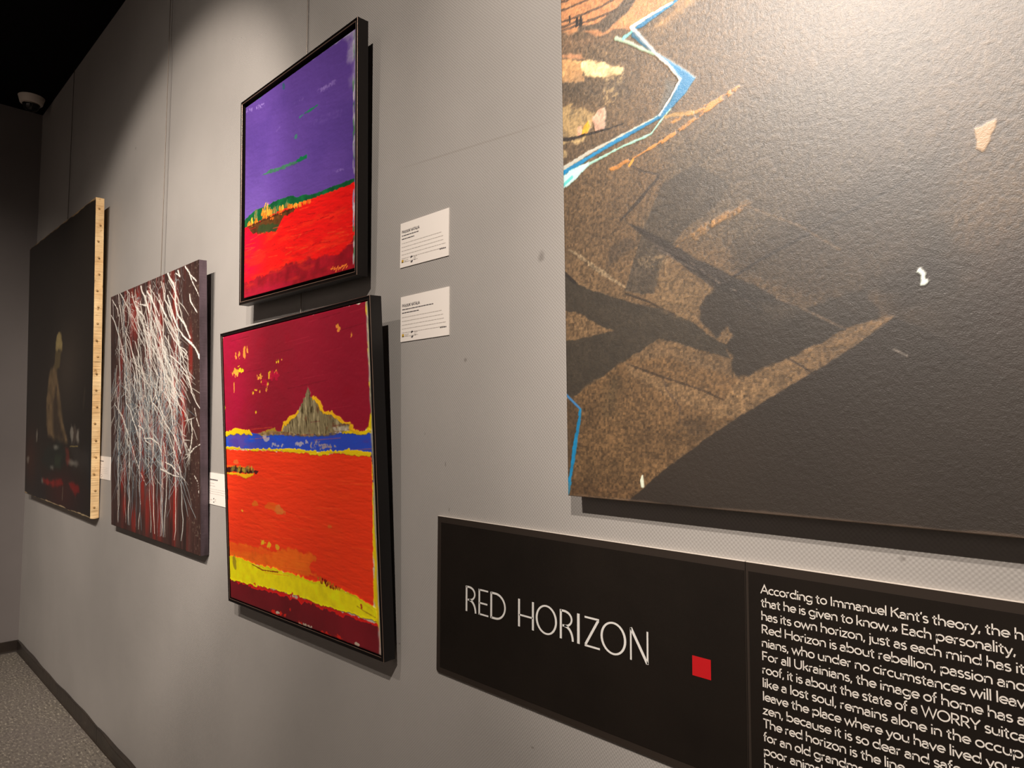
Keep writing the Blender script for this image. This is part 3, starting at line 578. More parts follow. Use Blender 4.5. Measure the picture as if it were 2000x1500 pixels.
for pts, w_ in ((((110, 40), (190, 180), (240, 330), (290, 510), (340, 650), (390, 760)), [.006, .007, .006, .006, .005, .004]), (((320, 235), (360, 260), (385, 370), (430, 400)), [.009, .009, .008, .006]), (((440, 20), (500, 90), (560, 210), (640, 330), (700, 480)), [.007, .007, .007, .006, .005]), (((370, 345), (440, 350), (500, 395), (525, 470)), [.008, .009, .009, .006]), (((520, 620), (580, 650), (640, 680), (690, 690)), [.010, .010, .007, .004]), (((560, 560), (620, 590), (680, 670)), [.009, .009, .006]), (((790, 180), (800, 300), (790, 400), (770, 480)), [.008, .009, .012, .008]), (((780, 480), (820, 430), (870, 400)), [.009, .006, .004]), (((820, 80), (840, 180), (875, 280)), [.005, .005, .004]), (((740, 390), (770, 460)), [.005, .004]), (((820, 680), (850, 740), (858, 830)), [.006, .005, .003])):
    A.stroke(pts, [v * .55 for v in w_], PALE[0], k, rough=.002, h=1.8)
A.field(sstep(.5, .95, A.noise(.008, .008, 2)) * sstep(.86, .9, u_), (150, 140, 120), .4)
m_p2side = mat('plum painted canvas edge', (58, 46, 52), 0.45, 0.5); t = NT(m_p2side)
nz = t.noise(9, 4, 0.6, None, (1, 1, .25)); t.l(t.mixcol(t.ramp(nz, .42, .62), (44, 33, 38), (84, 68, 76)), t.b.inputs['Base Color']); t.bump(t.noise(60, 3), .3, .002)
A.build(p2, [paint_material('white drip paint', 0.40, 0.5, 0.3, 200, 0.0008), m_p2side], 0.026, wave=.0006)

# ------------------------------------------------------------------ painting: dark canvas with a pale seated figure
M1, pix1 = pose(-4.4145, 0.3327, 0.0564, 1.4715, 1.5303, 0.022801, -0.010912)
p1 = empty('dark_canvas_painting', M1)
tag(p1, 'large dark unframed canvas with pale figure and bare cream edges, nearest the far corner', 'painting')
A = Art(1.4715, 1.5303, 420, 500, (33, 28, 23), pix1)
u_ = A.X / A.W; v_ = A.Y / A.H
A.field(sstep(.1, .9, A.noise(.5)), (26, 23, 20), .6); A.field(np.exp(-(((u_ - .68) / .2) ** 2 + ((v_ - .52) / .16) ** 2)), (62, 54, 46), .7); A.field(sstep(.66, .9, v_) * sstep(0, .6, A.noise(.25)), (28, 30, 32), .7)
A.field(np.exp(-(((u_ - .10) / .12) ** 2 + ((v_ - .86) / .12) ** 2)), (66, 34, 24), .8); A.field(np.exp(-(((u_ - .62) / .25) ** 2 + ((v_ - .95) / .08) ** 2)), (62, 22, 20), .8)
k = crop(40, 620, 3.753)
A.poly([(225, 372), (205, 460), (192, 600), (190, 780), (200, 860), (240, 900), (330, 930), (345, 900), (320, 800), (300, 680), (285, 560), (275, 480), (272, 420), (262, 370), (245, 350)], (98, 80, 56), k, .02, .012, .06, .9, .4, .25, .05)
A.poly([(262, 520), (270, 600), (280, 700), (300, 820), (320, 900), (250, 890), (235, 800), (240, 640)], (40, 32, 26), k, .03, .012, .06, .75)
A.poly([(258, 232), (250, 330), (240, 372), (285, 372), (292, 330), (300, 240)], (84, 72, 48), k, .014, .01, .05, .95)
A.poly([(258, 240), (256, 180), (268, 130), (285, 108), (300, 125), (308, 180), (304, 240)], (134, 118, 78), k, .012, .008, .04, .95, .5, .15, .04)
A.poly([(160, 1180), (220, 1190), (300, 1180), (310, 1220), (270, 1250), (200, 1225), (165, 1205)], (116, 24, 20), k, .012, .01, .05, .95, .6, .2, .06)
A.poly([(345, 1210), (390, 1200), (430, 1250), (435, 1290), (400, 1295), (370, 1260)], (124, 22, 20), k, .012, .01, .05, .95, .6, .2, .06)
A.poly([(330, 960), (350, 960), (365, 1060), (345, 1095), (330, 1050)], (96, 36, 28), k, .015, .01, .05, .8)
A.poly([(370, 830), (400, 800), (425, 840), (425, 910), (380, 905)], (76, 66, 58), k, .02, .02, .05, .7); A.poly([(210, 930), (300, 920), (340, 1000), (310, 1100), (200, 1120), (150, 1040)], (26, 34, 30), k, .03, .02, .08, .7)
A.poly([(250, 1020), (300, 1020), (290, 1090), (245, 1090)], (42, 54, 38), k, .03, .02, .05, .7); A.poly([(380, 960), (500, 960), (500, 1120), (390, 1130)], (50, 46, 44), k, .04, .03, .1, .7)
for (x, y, a, b) in ((386, 1068, .05, .014), (260, 950, .03, .012), (120, 865, .012, .03), (56, 1040, .02, .02), (230, 1100, .02, .010), (420, 870, .015, .03), (375, 860, .02, .04), (160, 1195, .016, .016)): A.blob((x, y), (a * 1.6, b), (150, 146, 136), k, soft=.012, alpha=.6)
A.stroke([(362, 945), (420, 945)], .006, (130, 116, 70), k, alpha=.8); A.stroke([(310, 1245), (306, 1330)], [.012, .016], (110, 100, 84), k, soft=.006, alpha=.7)
A.stroke([(150, 960), (140, 640)], .03, (40, 34, 28), k, soft=.03, alpha=.5); A.stroke([(470, 540), (462, 640)], .02, (70, 60, 48), k, soft=.02, alpha=.5)
A.field(sstep(.008, .002, A.H - A.Y + .010 * A.noise(.12)), (190, 168, 130), .9); A.field(sstep(.008, .003, A.Y + .006 * A.noise(.1)), (170, 140, 100), .8)
m_cream = mat('raw cream canvas edge', (214, 184, 136), 0.85, 0.2); t = NT(m_cream)
cz = t.noise(7, 4, .6); c = t.mixcol(t.ramp(cz, .35, .7), (224, 196, 150), (190, 150, 100)); st = t.noise(34, 3, .6); c = t.mixcol(t.ramp(st, .64, .74), c, (150, 112, 66)); t.l(c, t.b.inputs['Base Color']); t.bump(t.noise(40, 4), .4, .004)
A.build(p1, [paint_material('dark oil glaze', 0.42, 0.45, 0.2, 120, 0.0006), m_cream], 0.036, wave=.006)
m_tack = mat('dull brass tack', (176, 140, 92), 0.5, 0.4, 0.2)
for i in range(19):
    z = 0.05 + i * 0.0793; tb = MB(); tb.lathe([(0.0, 0.0025), (0.003, 0.002), (0.005, 0.0)], 8)
    v = [(1.4715 / 2 + 0.006 + p[2], 0.014 + 0.004 * math.sin(i * 2.3) + p[0], z + p[1]) for p in tb.v]
    obj('tack', v, [f[::-1] for f in tb.f], m_tack, p1)

# ------------------------------------------------------------------ painting: big brown abstract with a blue line (runs out of the frame)
PX0 = -0.764; PB = -0.1195
W5, H5 = 1.30, 1.45
tilt5 = math.radians(1.1); off5 = 0.036 + H5 / 2 * math.sin(tilt5)
M5, pix5 = pose(PX0 + W5 / 2, PB + H5 / 2 * math.cos(tilt5), off5, W5, H5, tilt5, 0.0006)
p5 = empty('abstract_painting', M5)
tag(p5, 'huge brown abstract canvas with bright blue zigzag line, above the black text panel', 'painting')
A = Art(W5, H5, 600, 640, (124, 96, 64), pix5)
# finer grid where the photograph comes close, coarser beyond it
gy = np.concatenate([np.linspace(0, .48, 60, endpoint=False), np.linspace(.48, H5, 600)]); gx = np.concatenate([np.linspace(0, .72, 560, endpoint=False), np.linspace(.72, W5, 60)])
A.ny, A.nx = len(gy), len(gx); A.x, A.y = gx, gy; A.X, A.Y = np.meshgrid(gx, gy); A.c = np.empty((A.ny, A.nx, 3)); A.c[:] = np.array((122, 93, 60)) / 255; A.h = np.zeros((A.ny, A.nx))
def n5(sx, sy=None, oct=4, gain=.5):
    A.seed += 1; full = vnoise(700, 640, W5, H5, sx, sy or sx, A.seed * 7 + 3, oct, gain)
    j = np.clip((A.y / H5 * 699).astype(int), 0, 699); i = np.clip((A.x / W5 * 639).astype(int), 0, 639); return full[np.ix_(j, i)]
A.noise = n5
a5, b5, c5 = crop(1080, 0, 3.75), crop(1080, 360, 3.75), crop(1080, 700, 3.75)
A.field(sstep(.0, .8, A.noise(.2)), (108, 82, 54), .5); A.field(sstep(.1, .8, A.noise(.12, .3)), (140, 106, 66), .35)
# upper left: orange terraces
A.field(sstep(.98, .7, A.Y / .95) * sstep(.34, .05, A.X), (126, 104, 78), .55)
A.poly([(40, -400), (1000, -400), (905, 0), (800, 60), (700, 130), (620, 190), (560, 225), (400, 240), (200, 240), (40, 235)], (196, 134, 88), a5, .003, .008, .04, .95, 0, .1)
A.poly([(900, 20), (1060, -200), (1300, -200), (1000, 60), (800, 200), (700, 230)], (206, 156, 92), a5, .02, .012, .05, .75)
for pts in (((50, 82), (150, 45), (290, -20)), ((50, 165), (120, 145), (200, 112), (350, 50), (460, -15)), ((50, 232), (130, 205), (210, 170), (300, 140), (420, 90), (560, 20)), ((50, 20), (120, -5)), ((50, 205), (110, 185), (190, 150))):
    A.stroke(pts, .0045, (112, 80, 56), a5, rough=.001, alpha=.9)
A.stroke([(195, 208), (290, 200), (380, 180), (460, 115), (590, -10)], [.006, .010, .022, .024, .020], (98, 84, 66), a5, .003, .004, .02, .85)
for (x, y, hh) in ((176, 160, 26), (203, 150, 26), (122, 142, 20)): A.stroke([(x, y - hh), (x, y + hh)], [.004, .0075] if hh > 22 else [.003, .003], (44, 34, 30), a5, rough=.001)
A.poly([(60, 240), (400, 240), (560, 240), (420, 330), (60, 380)], (150, 112, 80), a5, .015, .01, .04, .6)
A.poly([(50, 392), (200, 405), (230, 430), (50, 430)], (196, 138, 100), a5, .004, .003, .01, .85)
A.poly([(50, 436), (220, 448), (222, 592), (160, 605), (50, 606)], (208, 158, 104), a5, .002, .003, .01, .92, 0, .15)
A.poly([(218, 448), (330, 452), (430, 475), (480, 478), (515, 515), (500, 552), (330, 560), (220, 580)], (236, 212, 156), a5, .003, .006, .015, .92, .3, .1)
A.poly([(330, 560), (515, 530), (510, 590), (440, 640), (380, 620)], (206, 182, 136), a5, .01, .01, .02, .6, 0, 0, .02, 0, .5, .006)
A.poly([(60, 605), (240, 600), (520, 600), (560, 680), (60, 720)], (92, 78, 62), a5, .02, .01, .04, .6)
A.poly([(330, 375), (600, 372), (640, 410), (400, 410)], (176, 144, 104), a5, .006, .006, .015, .5, 0, 0, .02, 0, .55, .006)
A.poly([(340, 640), (480, 600), (500, 800), (360, 790)], (186, 160, 112), a5, .012, .01, .02, .5, 0, 0, .02, 0, .6, .006)
A.poly([(50, 755), (160, 790), (300, 835), (285, 940), (200, 992), (50, 1002)], (168, 142, 98), a5, .004, .006, .02, .85, 0, .2)
A.poly([(288, 860), (330, 805), (372, 793), (387, 830), (385, 880), (372, 945), (312, 962), (292, 900)], (196, 156, 134), a5, .001, .002, .008, .95, .4, .12)
A.poly([(209, 985), (228, 925), (262, 878), (274, 925), (242, 992)], (238, 166, 44), a5, .001, .002, .006, 1, .4); A.blob((196, 952), (.006, .009), (214, 160, 130), a5)
A.stroke([(50, 1032), (130, 1018), (250, 985), (380, 950), (510, 908)], [.007, .006, .004, .003, .002], (48, 34, 26), a5, rough=.001, alpha=.9)
A.poly([(50, 1045), (235, 1008), (215, 1045), (60, 1052)], (206, 178, 122), a5, .003, .004, .01, .85); A.poly([(60, 1110), (115, 1105), (100, 1145), (60, 1150)], (206, 178, 122), a5, .003, .004, .01, .85)
A.poly([(60, 1050), (500, 1020), (240, 1130), (60, 1240)], (98, 80, 62), a5, .02, .01, .04, .5)
# middle: dark planes
D5 = (88, 76, 62)
A.poly([(815, 1090), (1000, 1010), (1500, 700), (2600, 200), (2600, 1700), (1400, 1850), (1000, 1700), (680, 1700), (700, 1600)], (100, 86, 68), a5, .03, .02, .08, .75)
A.poly([(805, -10), (1050, -150), (1300, 0), (1150, 200), (960, 330), (860, 470), (810, 560), (740, 802), (640, 802), (528, 778), (590, 560), (660, 340), (740, 130)], D5, b5, .0015, .002, .01, .85, 0, .06)
A.poly([(640, 560), (800, 500), (880, 540), (700, 580)], (150, 122, 84), b5, .004, .006, .01, .7, 0, 0, .02, 0, .5, .005)
A.stroke([(770, -50), (620, 130), (500, 258)], [.005, .006, .004], (78, 62, 50), b5, rough=.001, alpha=.9); A.stroke([(560, 1210), (650, 1250), (780, 1280)], .003, (84, 66, 52), a5, alpha=.8)
A.poly([(498, 254), (660, 325), (850, 430), (1110, 575), (1300, 665), (1500, 755), (1660, 838), (1500, 915), (1300, 800), (1180, 755), (1110, 720), (1000, 640), (860, 520), (640, 362)], (74, 62, 54), b5, .0015, .002, .01, .9, 0, .1, .02)
A.poly([(560, 370), (615, 430), (500, 540), (372, 642), (430, 470)], (94, 76, 58), b5, .004, .006, .02, .7)
A.poly([(1060, 890), (1190, 770), (1330, 690), (1660, 835), (1820, 900), (2300, 760), (2400, 1000), (1800, 1260), (1440, 1405), (1340, 1392), (1270, 1180), (1310, 1100), (1280, 1050), (1195, 1112), (1080, 1000)], (70, 60, 50), b5, .003, .005, .015, .88, 0, .08)
A.poly([(1500, 860), (1800, 880), (1900, 960), (1560, 965)], (96, 82, 66), b5, .01, .008, alpha=.6)
A.poly([(1330, 430), (1500, 380), (2300, -80), (2900, -300), (2900, 800), (2400, 860), (1800, 860), (1300, 650)], (84, 70, 56), b5, .02, .006, .03, .7)
A.stroke([(1320, 680), (1500, 565), (1800, 400), (2600, -30)], .004, (62, 48, 40), b5, rough=.001, alpha=.8); A.stroke([(1430, 165), (1800, 300), (2100, 480)], .003, (150, 116, 76), b5, alpha=.6); A.stroke([(1640, 830), (1800, 895), (2100, 1040), (2230, 1080)], .003, (140, 112, 84), b5, alpha=.6)
A.poly([(1432, 130), (1440, 165), (1250, 270), (1050, 390), (880, 470), (960, 400), (1150, 270), (1300, 190)], (206, 142, 66), b5, .004, .005, .012, .9, .3, 0, .02, 0, .38, .01)
A.poly([(1000, 400), (1300, 260), (1200, 420), (1040, 520)], (110, 88, 62), b5, .02, .01, alpha=.6)
rs_ = random.Random(8)
for j in range(46):
    q = rs_.random(); x = 700 + 760 * q; y = 425 + 440 * q + rs_.uniform(-40, 30) * (.4 + q); L = rs_.uniform(30, 130)
    A.stroke([(x, y), (x + L, y + L * .58)], .0016, rs_.choice([(46, 38, 34), (58, 46, 40), (112, 96, 82)]), b5, rough=.0008, alpha=.6)
for j in range(30):
    x = 600 + 280 * rs_.random(); y = 540 + 40 * math.sin(x * .011) + rs_.uniform(-18, 22); A.stroke([(x, y), (x + rs_.uniform(-8, 10), y + rs_.uniform(8, 24))], .0016, (150, 124, 88), b5, rough=.0006, alpha=.6)
BAND = [(60, 630), (130, 690), (200, 740), (330, 790), (500, 848), (780, 912), (950, 972), (1060, 1040), (1130, 1092), (1260, 1180), (1300, 1275), (1130, 1232), (900, 1160), (780, 1128), (640, 1220), (470, 1330), (330, 1440), (150, 1562), (60, 1530), (60, 1160), (300, 1110), (465, 1070), (370, 1050), (290, 1005), (200, 945), (60, 925)]
A.poly(BAND, (80, 69, 54), b5, .0012, .002, .01, .94, 0, .05)
A.stroke([(120, 480), (170, 510), (370, 650), (530, 755)], [.002, .005, .008, .003], (170, 144, 106), b5, rough=.002, alpha=.8); A.stroke([(530, 800), (700, 860), (900, 960)], .003, (70, 54, 40), b5, alpha=.8); A.stroke([(75, 640), (160, 720)], .006, (52, 42, 36), b5, alpha=.8)
A.poly([(800, 600), (1000, 660), (1160, 770), (1050, 900), (1080, 1000), (900, 950), (740, 860)], (138, 108, 70), b5, .01, .008, alpha=.5)
# lower part: ochre ground and the dark slope
A.poly([(150, 285), (480, 50), (560, 0), (900, 0), (1500, 200), (1380, 400), (1130, 580), (800, 830), (580, 1030), (90, 1000), (90, 320)], (124, 90, 52), c5, .004, .004, .02, .85, 0, .12, .05)
A.poly([(530, 30), (800, 140), (1100, 240), (1410, 385), (1330, 440), (1150, 400), (950, 330), (760, 240), (560, 110)], (150, 116, 76), c5, .004, .004, .02, .6); A.stroke([(540, 40), (800, 135), (1100, 235), (1420, 382)], .0035, (84, 62, 42), c5, rough=.001, alpha=.7)
A.stroke([(810, 150), (830, 230), (930, 350), (925, 540)], [.004, .004, .003, .003], (84, 66, 54), c5, rough=.002, alpha=.55); A.poly([(930, 390), (1150, 440), (1120, 560), (960, 600)], (100, 76, 50), c5, .015, .01, alpha=.55)
A.poly([(420, 180), (460, 180), (450, 420), (390, 420)], (96, 80, 52), c5, .02, .01, alpha=.6); A.poly([(90, 320), (150, 300), (200, 380), (180, 600), (120, 980), (90, 1000)], (92, 70, 46), c5, .01, .01, alpha=.6)
A.poly([(100, 900), (560, 930), (600, 1030), (90, 1010)], (100, 68, 40), c5, .02, .01, alpha=.5)
A.poly([(1500, 800), (1700, 680), (1860, 560), (2000, 470), (2800, 200), (2800, 1300), (1500, 1000)], (68, 54, 44), None, .06, .02, .1, .9, 0, .05, .1)
DK = [(1230, 978), (1293, 921), (1381, 855), (1453, 807), (1560, 744), (1660, 682), (1745, 620), (1800, 640), (2000, 760), (2800, 900), (2800, 1300), (1230, 1000)]
A.poly(DK, (66, 53, 42), None, .0012, .0015, .01, .95, 0, .06, .1)
A.poly([(1440, 745), (1560, 690), (1660, 640), (1757, 611), (1662, 681), (1560, 744), (1453, 807), (1390, 820)], (142, 108, 68), None, .0015, .002, .01, .92, 0, .1); A.stroke([(1540, 700), (1590, 730)], .003, (84, 62, 44), None, alpha=.8)
A.poly([(1720, 560), (1830, 470), (1900, 520), (1850, 570), (1760, 610)], (50, 40, 35), None, .03, .01, alpha=.6); A.poly([(1900, 480), (2100, 400), (2100, 700), (1950, 620)], (92, 66, 52), None, .04, .01, alpha=.6)
A.stroke([(1745, 682), (1772, 695)], .002, (140, 130, 120), None)
# grain flecks in the ochre
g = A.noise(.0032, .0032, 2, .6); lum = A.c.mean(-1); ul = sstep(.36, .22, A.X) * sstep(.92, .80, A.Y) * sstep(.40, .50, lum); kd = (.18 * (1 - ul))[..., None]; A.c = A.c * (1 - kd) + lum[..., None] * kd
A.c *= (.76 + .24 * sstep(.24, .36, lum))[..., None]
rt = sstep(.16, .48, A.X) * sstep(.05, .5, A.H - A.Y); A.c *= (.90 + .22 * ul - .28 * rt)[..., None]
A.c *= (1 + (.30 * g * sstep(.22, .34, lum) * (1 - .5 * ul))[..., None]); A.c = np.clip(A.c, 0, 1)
A.h += .08 * g
# the blue line
A.poly([(840, 45), (905, -10), (960, -60), (980, -40), (905, 15), (650, 200), (606, 216), (750, 380), (940, 497), (1046, 570), (965, 690), (800, 862), (740, 892), (500, 1030), (290, 1150), (40, 1312), (40, 1270), (262, 1140), (480, 1008), (785, 836), (860, 740), (932, 590), (880, 500), (745, 385), (640, 320), (575, 265), (580, 220), (640, 170)], (4, 136, 196), a5, .001, .0008, .006, .97, .5, .10, .03)
A.poly([(840, 600), (930, 620), (850, 780), (770, 850)], (84, 120, 150), a5, .01, .006, alpha=.35)
A.stroke([(870, 20), (740, 95), (572, 200), (660, 300), (745, 390), (850, 480), (932, 585), (862, 715), (782, 842)], [.0045, .0055, .0065, .0060, .0045, .0036, .0034, .003, .004], (246, 246, 240), a5, rough=.001, h=.8)
A.poly([(782, 842), (700, 880), (500, 985), (250, 1112), (40, 1240), (40, 1275), (250, 1140), (500, 1000), (700, 895)], (214, 214, 202), a5, .001, .001, .006, .92, .5)
A.stroke([(860, 800), (790, 885), (722, 978), (690, 995), (500, 1078), (270, 1200), (150, 1290), (40, 1390)], [.002, .003, .0035, .0035, .0035, .0045, .008, .009], (170, 224, 208), a5, rough=.001, h=.6)
A.poly([(40, 1320), (150, 1235), (262, 1188), (262, 1215), (150, 1330), (40, 1410)], (206, 248, 246), a5, .001, .0015, .006, 1, .6); A.stroke([(60, 1375), (140, 1300)], .006, (110, 222, 224), a5)
A.stroke([(460, 280), (560, 315), (660, 362), (742, 396)], [.006, .005, .005, .003], (186, 214, 186), a5, rough=.001, h=.5); A.stroke([(520, 278), (575, 236)], [.008, .006], (140, 226, 218), a5, rough=.001, h=.5); A.stroke([(590, 250), (680, 340), (720, 370)], [.008, .006, .003], (98, 128, 150), a5, alpha=.7)
A.poly([(400, 1238), (440, 1250), (620, 1150), (900, 985), (1180, 785), (1290, 700), (1375, 636), (1360, 632), (1240, 700), (1000, 830), (940, 850), (990, 852), (1130, 790), (900, 958), (620, 1132)], (226, 148, 64), a5, .001, .0018, .008, .92, .3, .15, .03, 0, .25, .006)
A.poly([(865, 895), (900, 870), (945, 855), (930, 885), (880, 902)], (226, 150, 60), a5, .002, .003, .01, .9); A.stroke([(830, 852), (930, 838), (1050, 820)], .006, (206, 160, 84), a5, rough=.002, alpha=.7); A.stroke([(560, 1212), (585, 1172)], .005, (236, 160, 60), a5)
A.stroke([(980, 1000), (1150, 880)], [.003, .005], (84, 70, 60), a5, .002, .002, alpha=.7); A.stroke([(1330, 700), (1400, 670)], .004, (90, 76, 64), a5, alpha=.6)
A.stroke([(70, 236), (120, 290), (196, 366)], .004, (60, 128, 186), c5, h=.3)
A.poly([(196, 362), (210, 370), (208, 420), (165, 700), (120, 1003), (84, 1003), (120, 850), (150, 620), (180, 460)], (8, 130, 186), c5, .001, .0015, .006, .97, .3, .12); A.poly([(84, 1003), (100, 930), (130, 900), (120, 1003)], (100, 130, 140), c5, .003, .003, alpha=.6)
A.stroke([(655, 862), (652, 895), (657, 935)], [.003, .0065, .006], (232, 242, 220), c5, h=.6)
A.stroke([(1797, 530), (1803, 536), (1802, 545), (1804, 551)], [.006, .005, .004, .009], (236, 248, 240), None, rough=.0015, h=.6)
A.poly([(1905, 252), (1925, 240), (1945, 233), (1943, 250), (1930, 278), (1920, 298), (1906, 288), (1908, 268)], (188, 152, 112), None, .0012, .002, .008, .92, .3)
A.field(sstep(.004, .001, A.H - A.Y + .003 * A.noise(.05)), (120, 100, 84), .5)
m_p5 = paint_material('glossy canvas paint', 0.405, 1.0, 0.42, 640, 0.0007, (330, (1, 1, 1), .8))
m_p5.node_tree.nodes['Principled BSDF'].inputs['Coat Weight'].default_value = 0.35; m_p5.node_tree.nodes['Principled BSDF'].inputs['Coat Roughness'].default_value = 0.44
m_p5e = mat('brown canvas edge', (60, 46, 36), 0.7, 0.3); t = NT(m_p5e); t.bump(t.noise(200, 3), .3, .001)
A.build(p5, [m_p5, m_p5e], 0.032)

# ------------------------------------------------------------------ lettering: single-line stroke alphabet
def arc(cx, cy, rx, ry, a0, a1, n=14):
    return [(cx + rx * math.cos(math.radians(a0 + (a1 - a0) * i / n)), cy + ry * math.sin(math.radians(a0 + (a1 - a0) * i / n))) for i in range(n + 1)]
xh = .47; O_ = [arc(.25, .235, .205, .205, 0, 360, 22)]
def bowlA(dx=0): return [arc(.19 + dx, .29, .15, .145, 155, 0) + [(.34 + dx, 0)], [(.34 + dx, .275), (.19 + dx, .265)] + arc(.17 + dx, .14, .135, .125, 95, 270) + arc(.20 + dx, .16, .14, .145, 270, 350)]
def hump(x0, x1, top=xh): return arc((x0 + x1) / 2, .27, (x1 - x0) / 2, top - .27 - .03, 180, 0, 10) + [(x1, 0)]
G = {
 'a': (.42, bowlA()), 'b': (.53, [[(.07, .74), (.07, 0)], arc(.275, .235, .205, .205, 0, 360, 22)]), 'c': (.42, [arc(.25, .235, .205, .205, 48, 312)]),
 'd': (.53, [[(.46, .74), (.46, 0)], arc(.255, .235, .205, .205, 0, 360, 22)]), 'e': (.48, [[(.05, .235), (.445, .235)] + arc(.25, .235, .2, .205, 0, 318)]),
 'f': (.28, [[(.12, 0), (.12, .60)] + arc(.24, .60, .12, .12, 180, 80, 8), [(.02, .44), (.26, .44)]]), 'g': (.53, [[(.46, .44), (.46, -.02)] + arc(.265, -.02, .195, .165, 0, -150, 12), arc(.255, .235, .205, .205, 0, 360, 22)]),
 'h': (.49, [[(.07, .74), (.07, 0)], [(.07, .27)] + hump(.07, .42)]), 'i': (.15, [[(.075, .44), (.075, 0)], [(.075, .66), (.075, .585)]]), 'j': (.16, [[(.085, .44), (.085, -.07)] + arc(.0, -.07, .085, .1, 0, -80, 6), [(.085, .66), (.085, .585)]]),
 'k': (.43, [[(.07, .74), (.07, 0)], [(.37, .44), (.09, .20)], [(.18, .28), (.40, 0)]]), 'l': (.15, [[(.075, .74), (.075, 0)]]), 'm': (.76, [[(.07, .44), (.07, 0)], [(.07, .27)] + hump(.07, .38), [(.38, .27)] + hump(.38, .69)]),
 'n': (.49, [[(.07, .44), (.07, 0)], [(.07, .27)] + hump(.07, .42)]), 'o': (.50, O_), 'p': (.53, [[(.07, .44), (.07, -.2)], arc(.275, .235, .205, .205, 0, 360, 22)]), 'r': (.30, [[(.07, .44), (.07, 0)], [(.07, .25)] + arc(.21, .27, .14, .165, 180, 70, 8)]),
 's': (.36, [arc(.185, .335, .125, .105, 35, 90, 5) + arc(.175, .335, .12, .105, 90, 230, 8)[1:] + [(.2, .23)] + arc(.18, .125, .14, .115, 40, -90, 8) + arc(.18, .125, .145, .115, -90, -145, 5)[1:]]), 't': (.32, [[(.14, .60), (.14, .12)] + arc(.24, .12, .10, .105, 180, 290, 8), [(.02, .44), (.28, .44)]]),
 'u': (.49, [[(.42, .44), (.42, 0)], [(.07, .44), (.07, .19)] + arc(.245, .19, .175, .175, 180, 360, 10)]), 'v': (.42, [[(.02, .44), (.21, .01), (.40, .44)]]), 'w': (.68, [[(.02, .44), (.185, .01), (.34, .42), (.495, .01), (.66, .44)]]),
 'y': (.42, [[(.02, .44), (.215, .02)], [(.40, .44), (.17, -.13)] + arc(.08, -.12, .09, .08, -20, -110, 5)]), 'z': (.40, [[(.04, .42), (.36, .42), (.04, .02), (.37, .02)]]),
 'A': (.62, [[(.02, 0), (.31, .70), (.60, 0)], [(.12, .23), (.50, .23)]]), 'E': (.48, [[(.42, .68), (.08, .68), (.08, .02), (.43, .02)], [(.08, .36), (.39, .36)]]), 'F': (.46, [[(.42, .68), (.08, .68), (.08, 0)], [(.08, .35), (.38, .35)]]),
 'H': (.66, [[(.08, .7), (.08, 0)], [(.58, .7), (.58, 0)], [(.08, .36), (.58, .36)]]), 'I': (.2, [[(.1, .7), (.1, 0)]]), 'K': (.57, [[(.08, .7), (.08, 0)], [(.50, .7), (.10, .32)], [(.22, .43), (.55, 0)]]), 'L': (.44, [[(.08, .7), (.08, .02), (.42, .02)]]),
 'N': (.68, [[(.08, 0), (.08, .70), (.60, 0), (.60, .7)]]), 'O': (.76, [arc(.38, .35, .335, .335, 0, 360, 28)]), 'P': (.50, [[(.08, 0), (.08, .68), (.25, .68)] + arc(.25, .50, .19, .18, 90, -90, 10) + [(.08, .32)]]), 'R': (.54, [[(.08, 0), (.08, .68), (.26, .68)] + arc(.26, .50, .19, .18, 90, -90, 10) + [(.08, .32)], [(.24, .32), (.50, 0)]]),
 'T': (.50, [[(.25, 0), (.25, .7)], [(.02, .68), (.48, .68)]]), 'U': (.63, [[(.08, .7), (.08, .24)] + arc(.315, .24, .235, .225, 180, 360, 12) + [(.55, .7)]]), 'V': (.6, [[(.02, .7), (.30, 0), (.58, .7)]]), 'W': (.92, [[(.02, .7), (.24, .01), (.46, .68), (.68, .01), (.90, .7)]]), 'Y': (.56, [[(.02, .7), (.28, .32), (.54, .7)], [(.28, .33), (.28, 0)]]),
 'J': (.40, [[(.31, .7), (.31, .18)] + arc(.16, .18, .15, .16, 0, -150, 8)]), ' ': (.20, []), '.': (.18, [[(.09, .08), (.09, 0)]]), ',': (.18, [[(.10, .09), (.05, -.10)]]), "'": (.13, [[(.08, .70), (.05, .54)]]), '\u00bb': (.38, [[(.05, .38), (.17, .22), (.05, .06)], [(.20, .38), (.32, .22), (.20, .06)]]),
}
def text_width(s): return sum(G[c][0] for c in s)
def write(mb, s, x, z, em, w, y0, y1, sx=1.0):
    for c in s:
        adv, strokes = G[c]
        for st in strokes: mb.ribbon([(x + p[0] * em * sx, z + p[1] * em) for p in st], w, y0, y1)
        x += adv * em * sx
    return x

# ------------------------------------------------------------------ black exhibition panels
m_panel = mat('black acrylic panel', (30, 24, 21), 0.26, 0.5); t = NT(m_panel)
pn = t.noise(5, 4, .6); t.l(t.mixcol(t.ramp(pn, .3, .7), (24, 20, 17), (31, 26, 22)), t.b.inputs['Base Color']); 
t.bump(t.noise(6, 2), .03, .002)
m_rim = mat('clear acrylic rim over dark backing', (50, 43, 38), 0.22, 0.6); t = NT(m_rim); t.bump(t.noise(8, 2), .03, .002)
m_bright = mat('painted acrylic edge highlight', (226, 216, 206), 0.25, 0.6)  # near-white colour stands in for the highlight along the panels' top edge
m_letter = mat('white vinyl lettering', (226, 220, 212), 0.5, 0.4); t = NT(m_letter); t.bump(t.noise(400, 2), .05, .0004)
m_title = mat('white printed lettering', (232, 230, 226), 0.5, 0.4); t = NT(m_title); t.bump(t.noise(400, 2), .05, .0004)
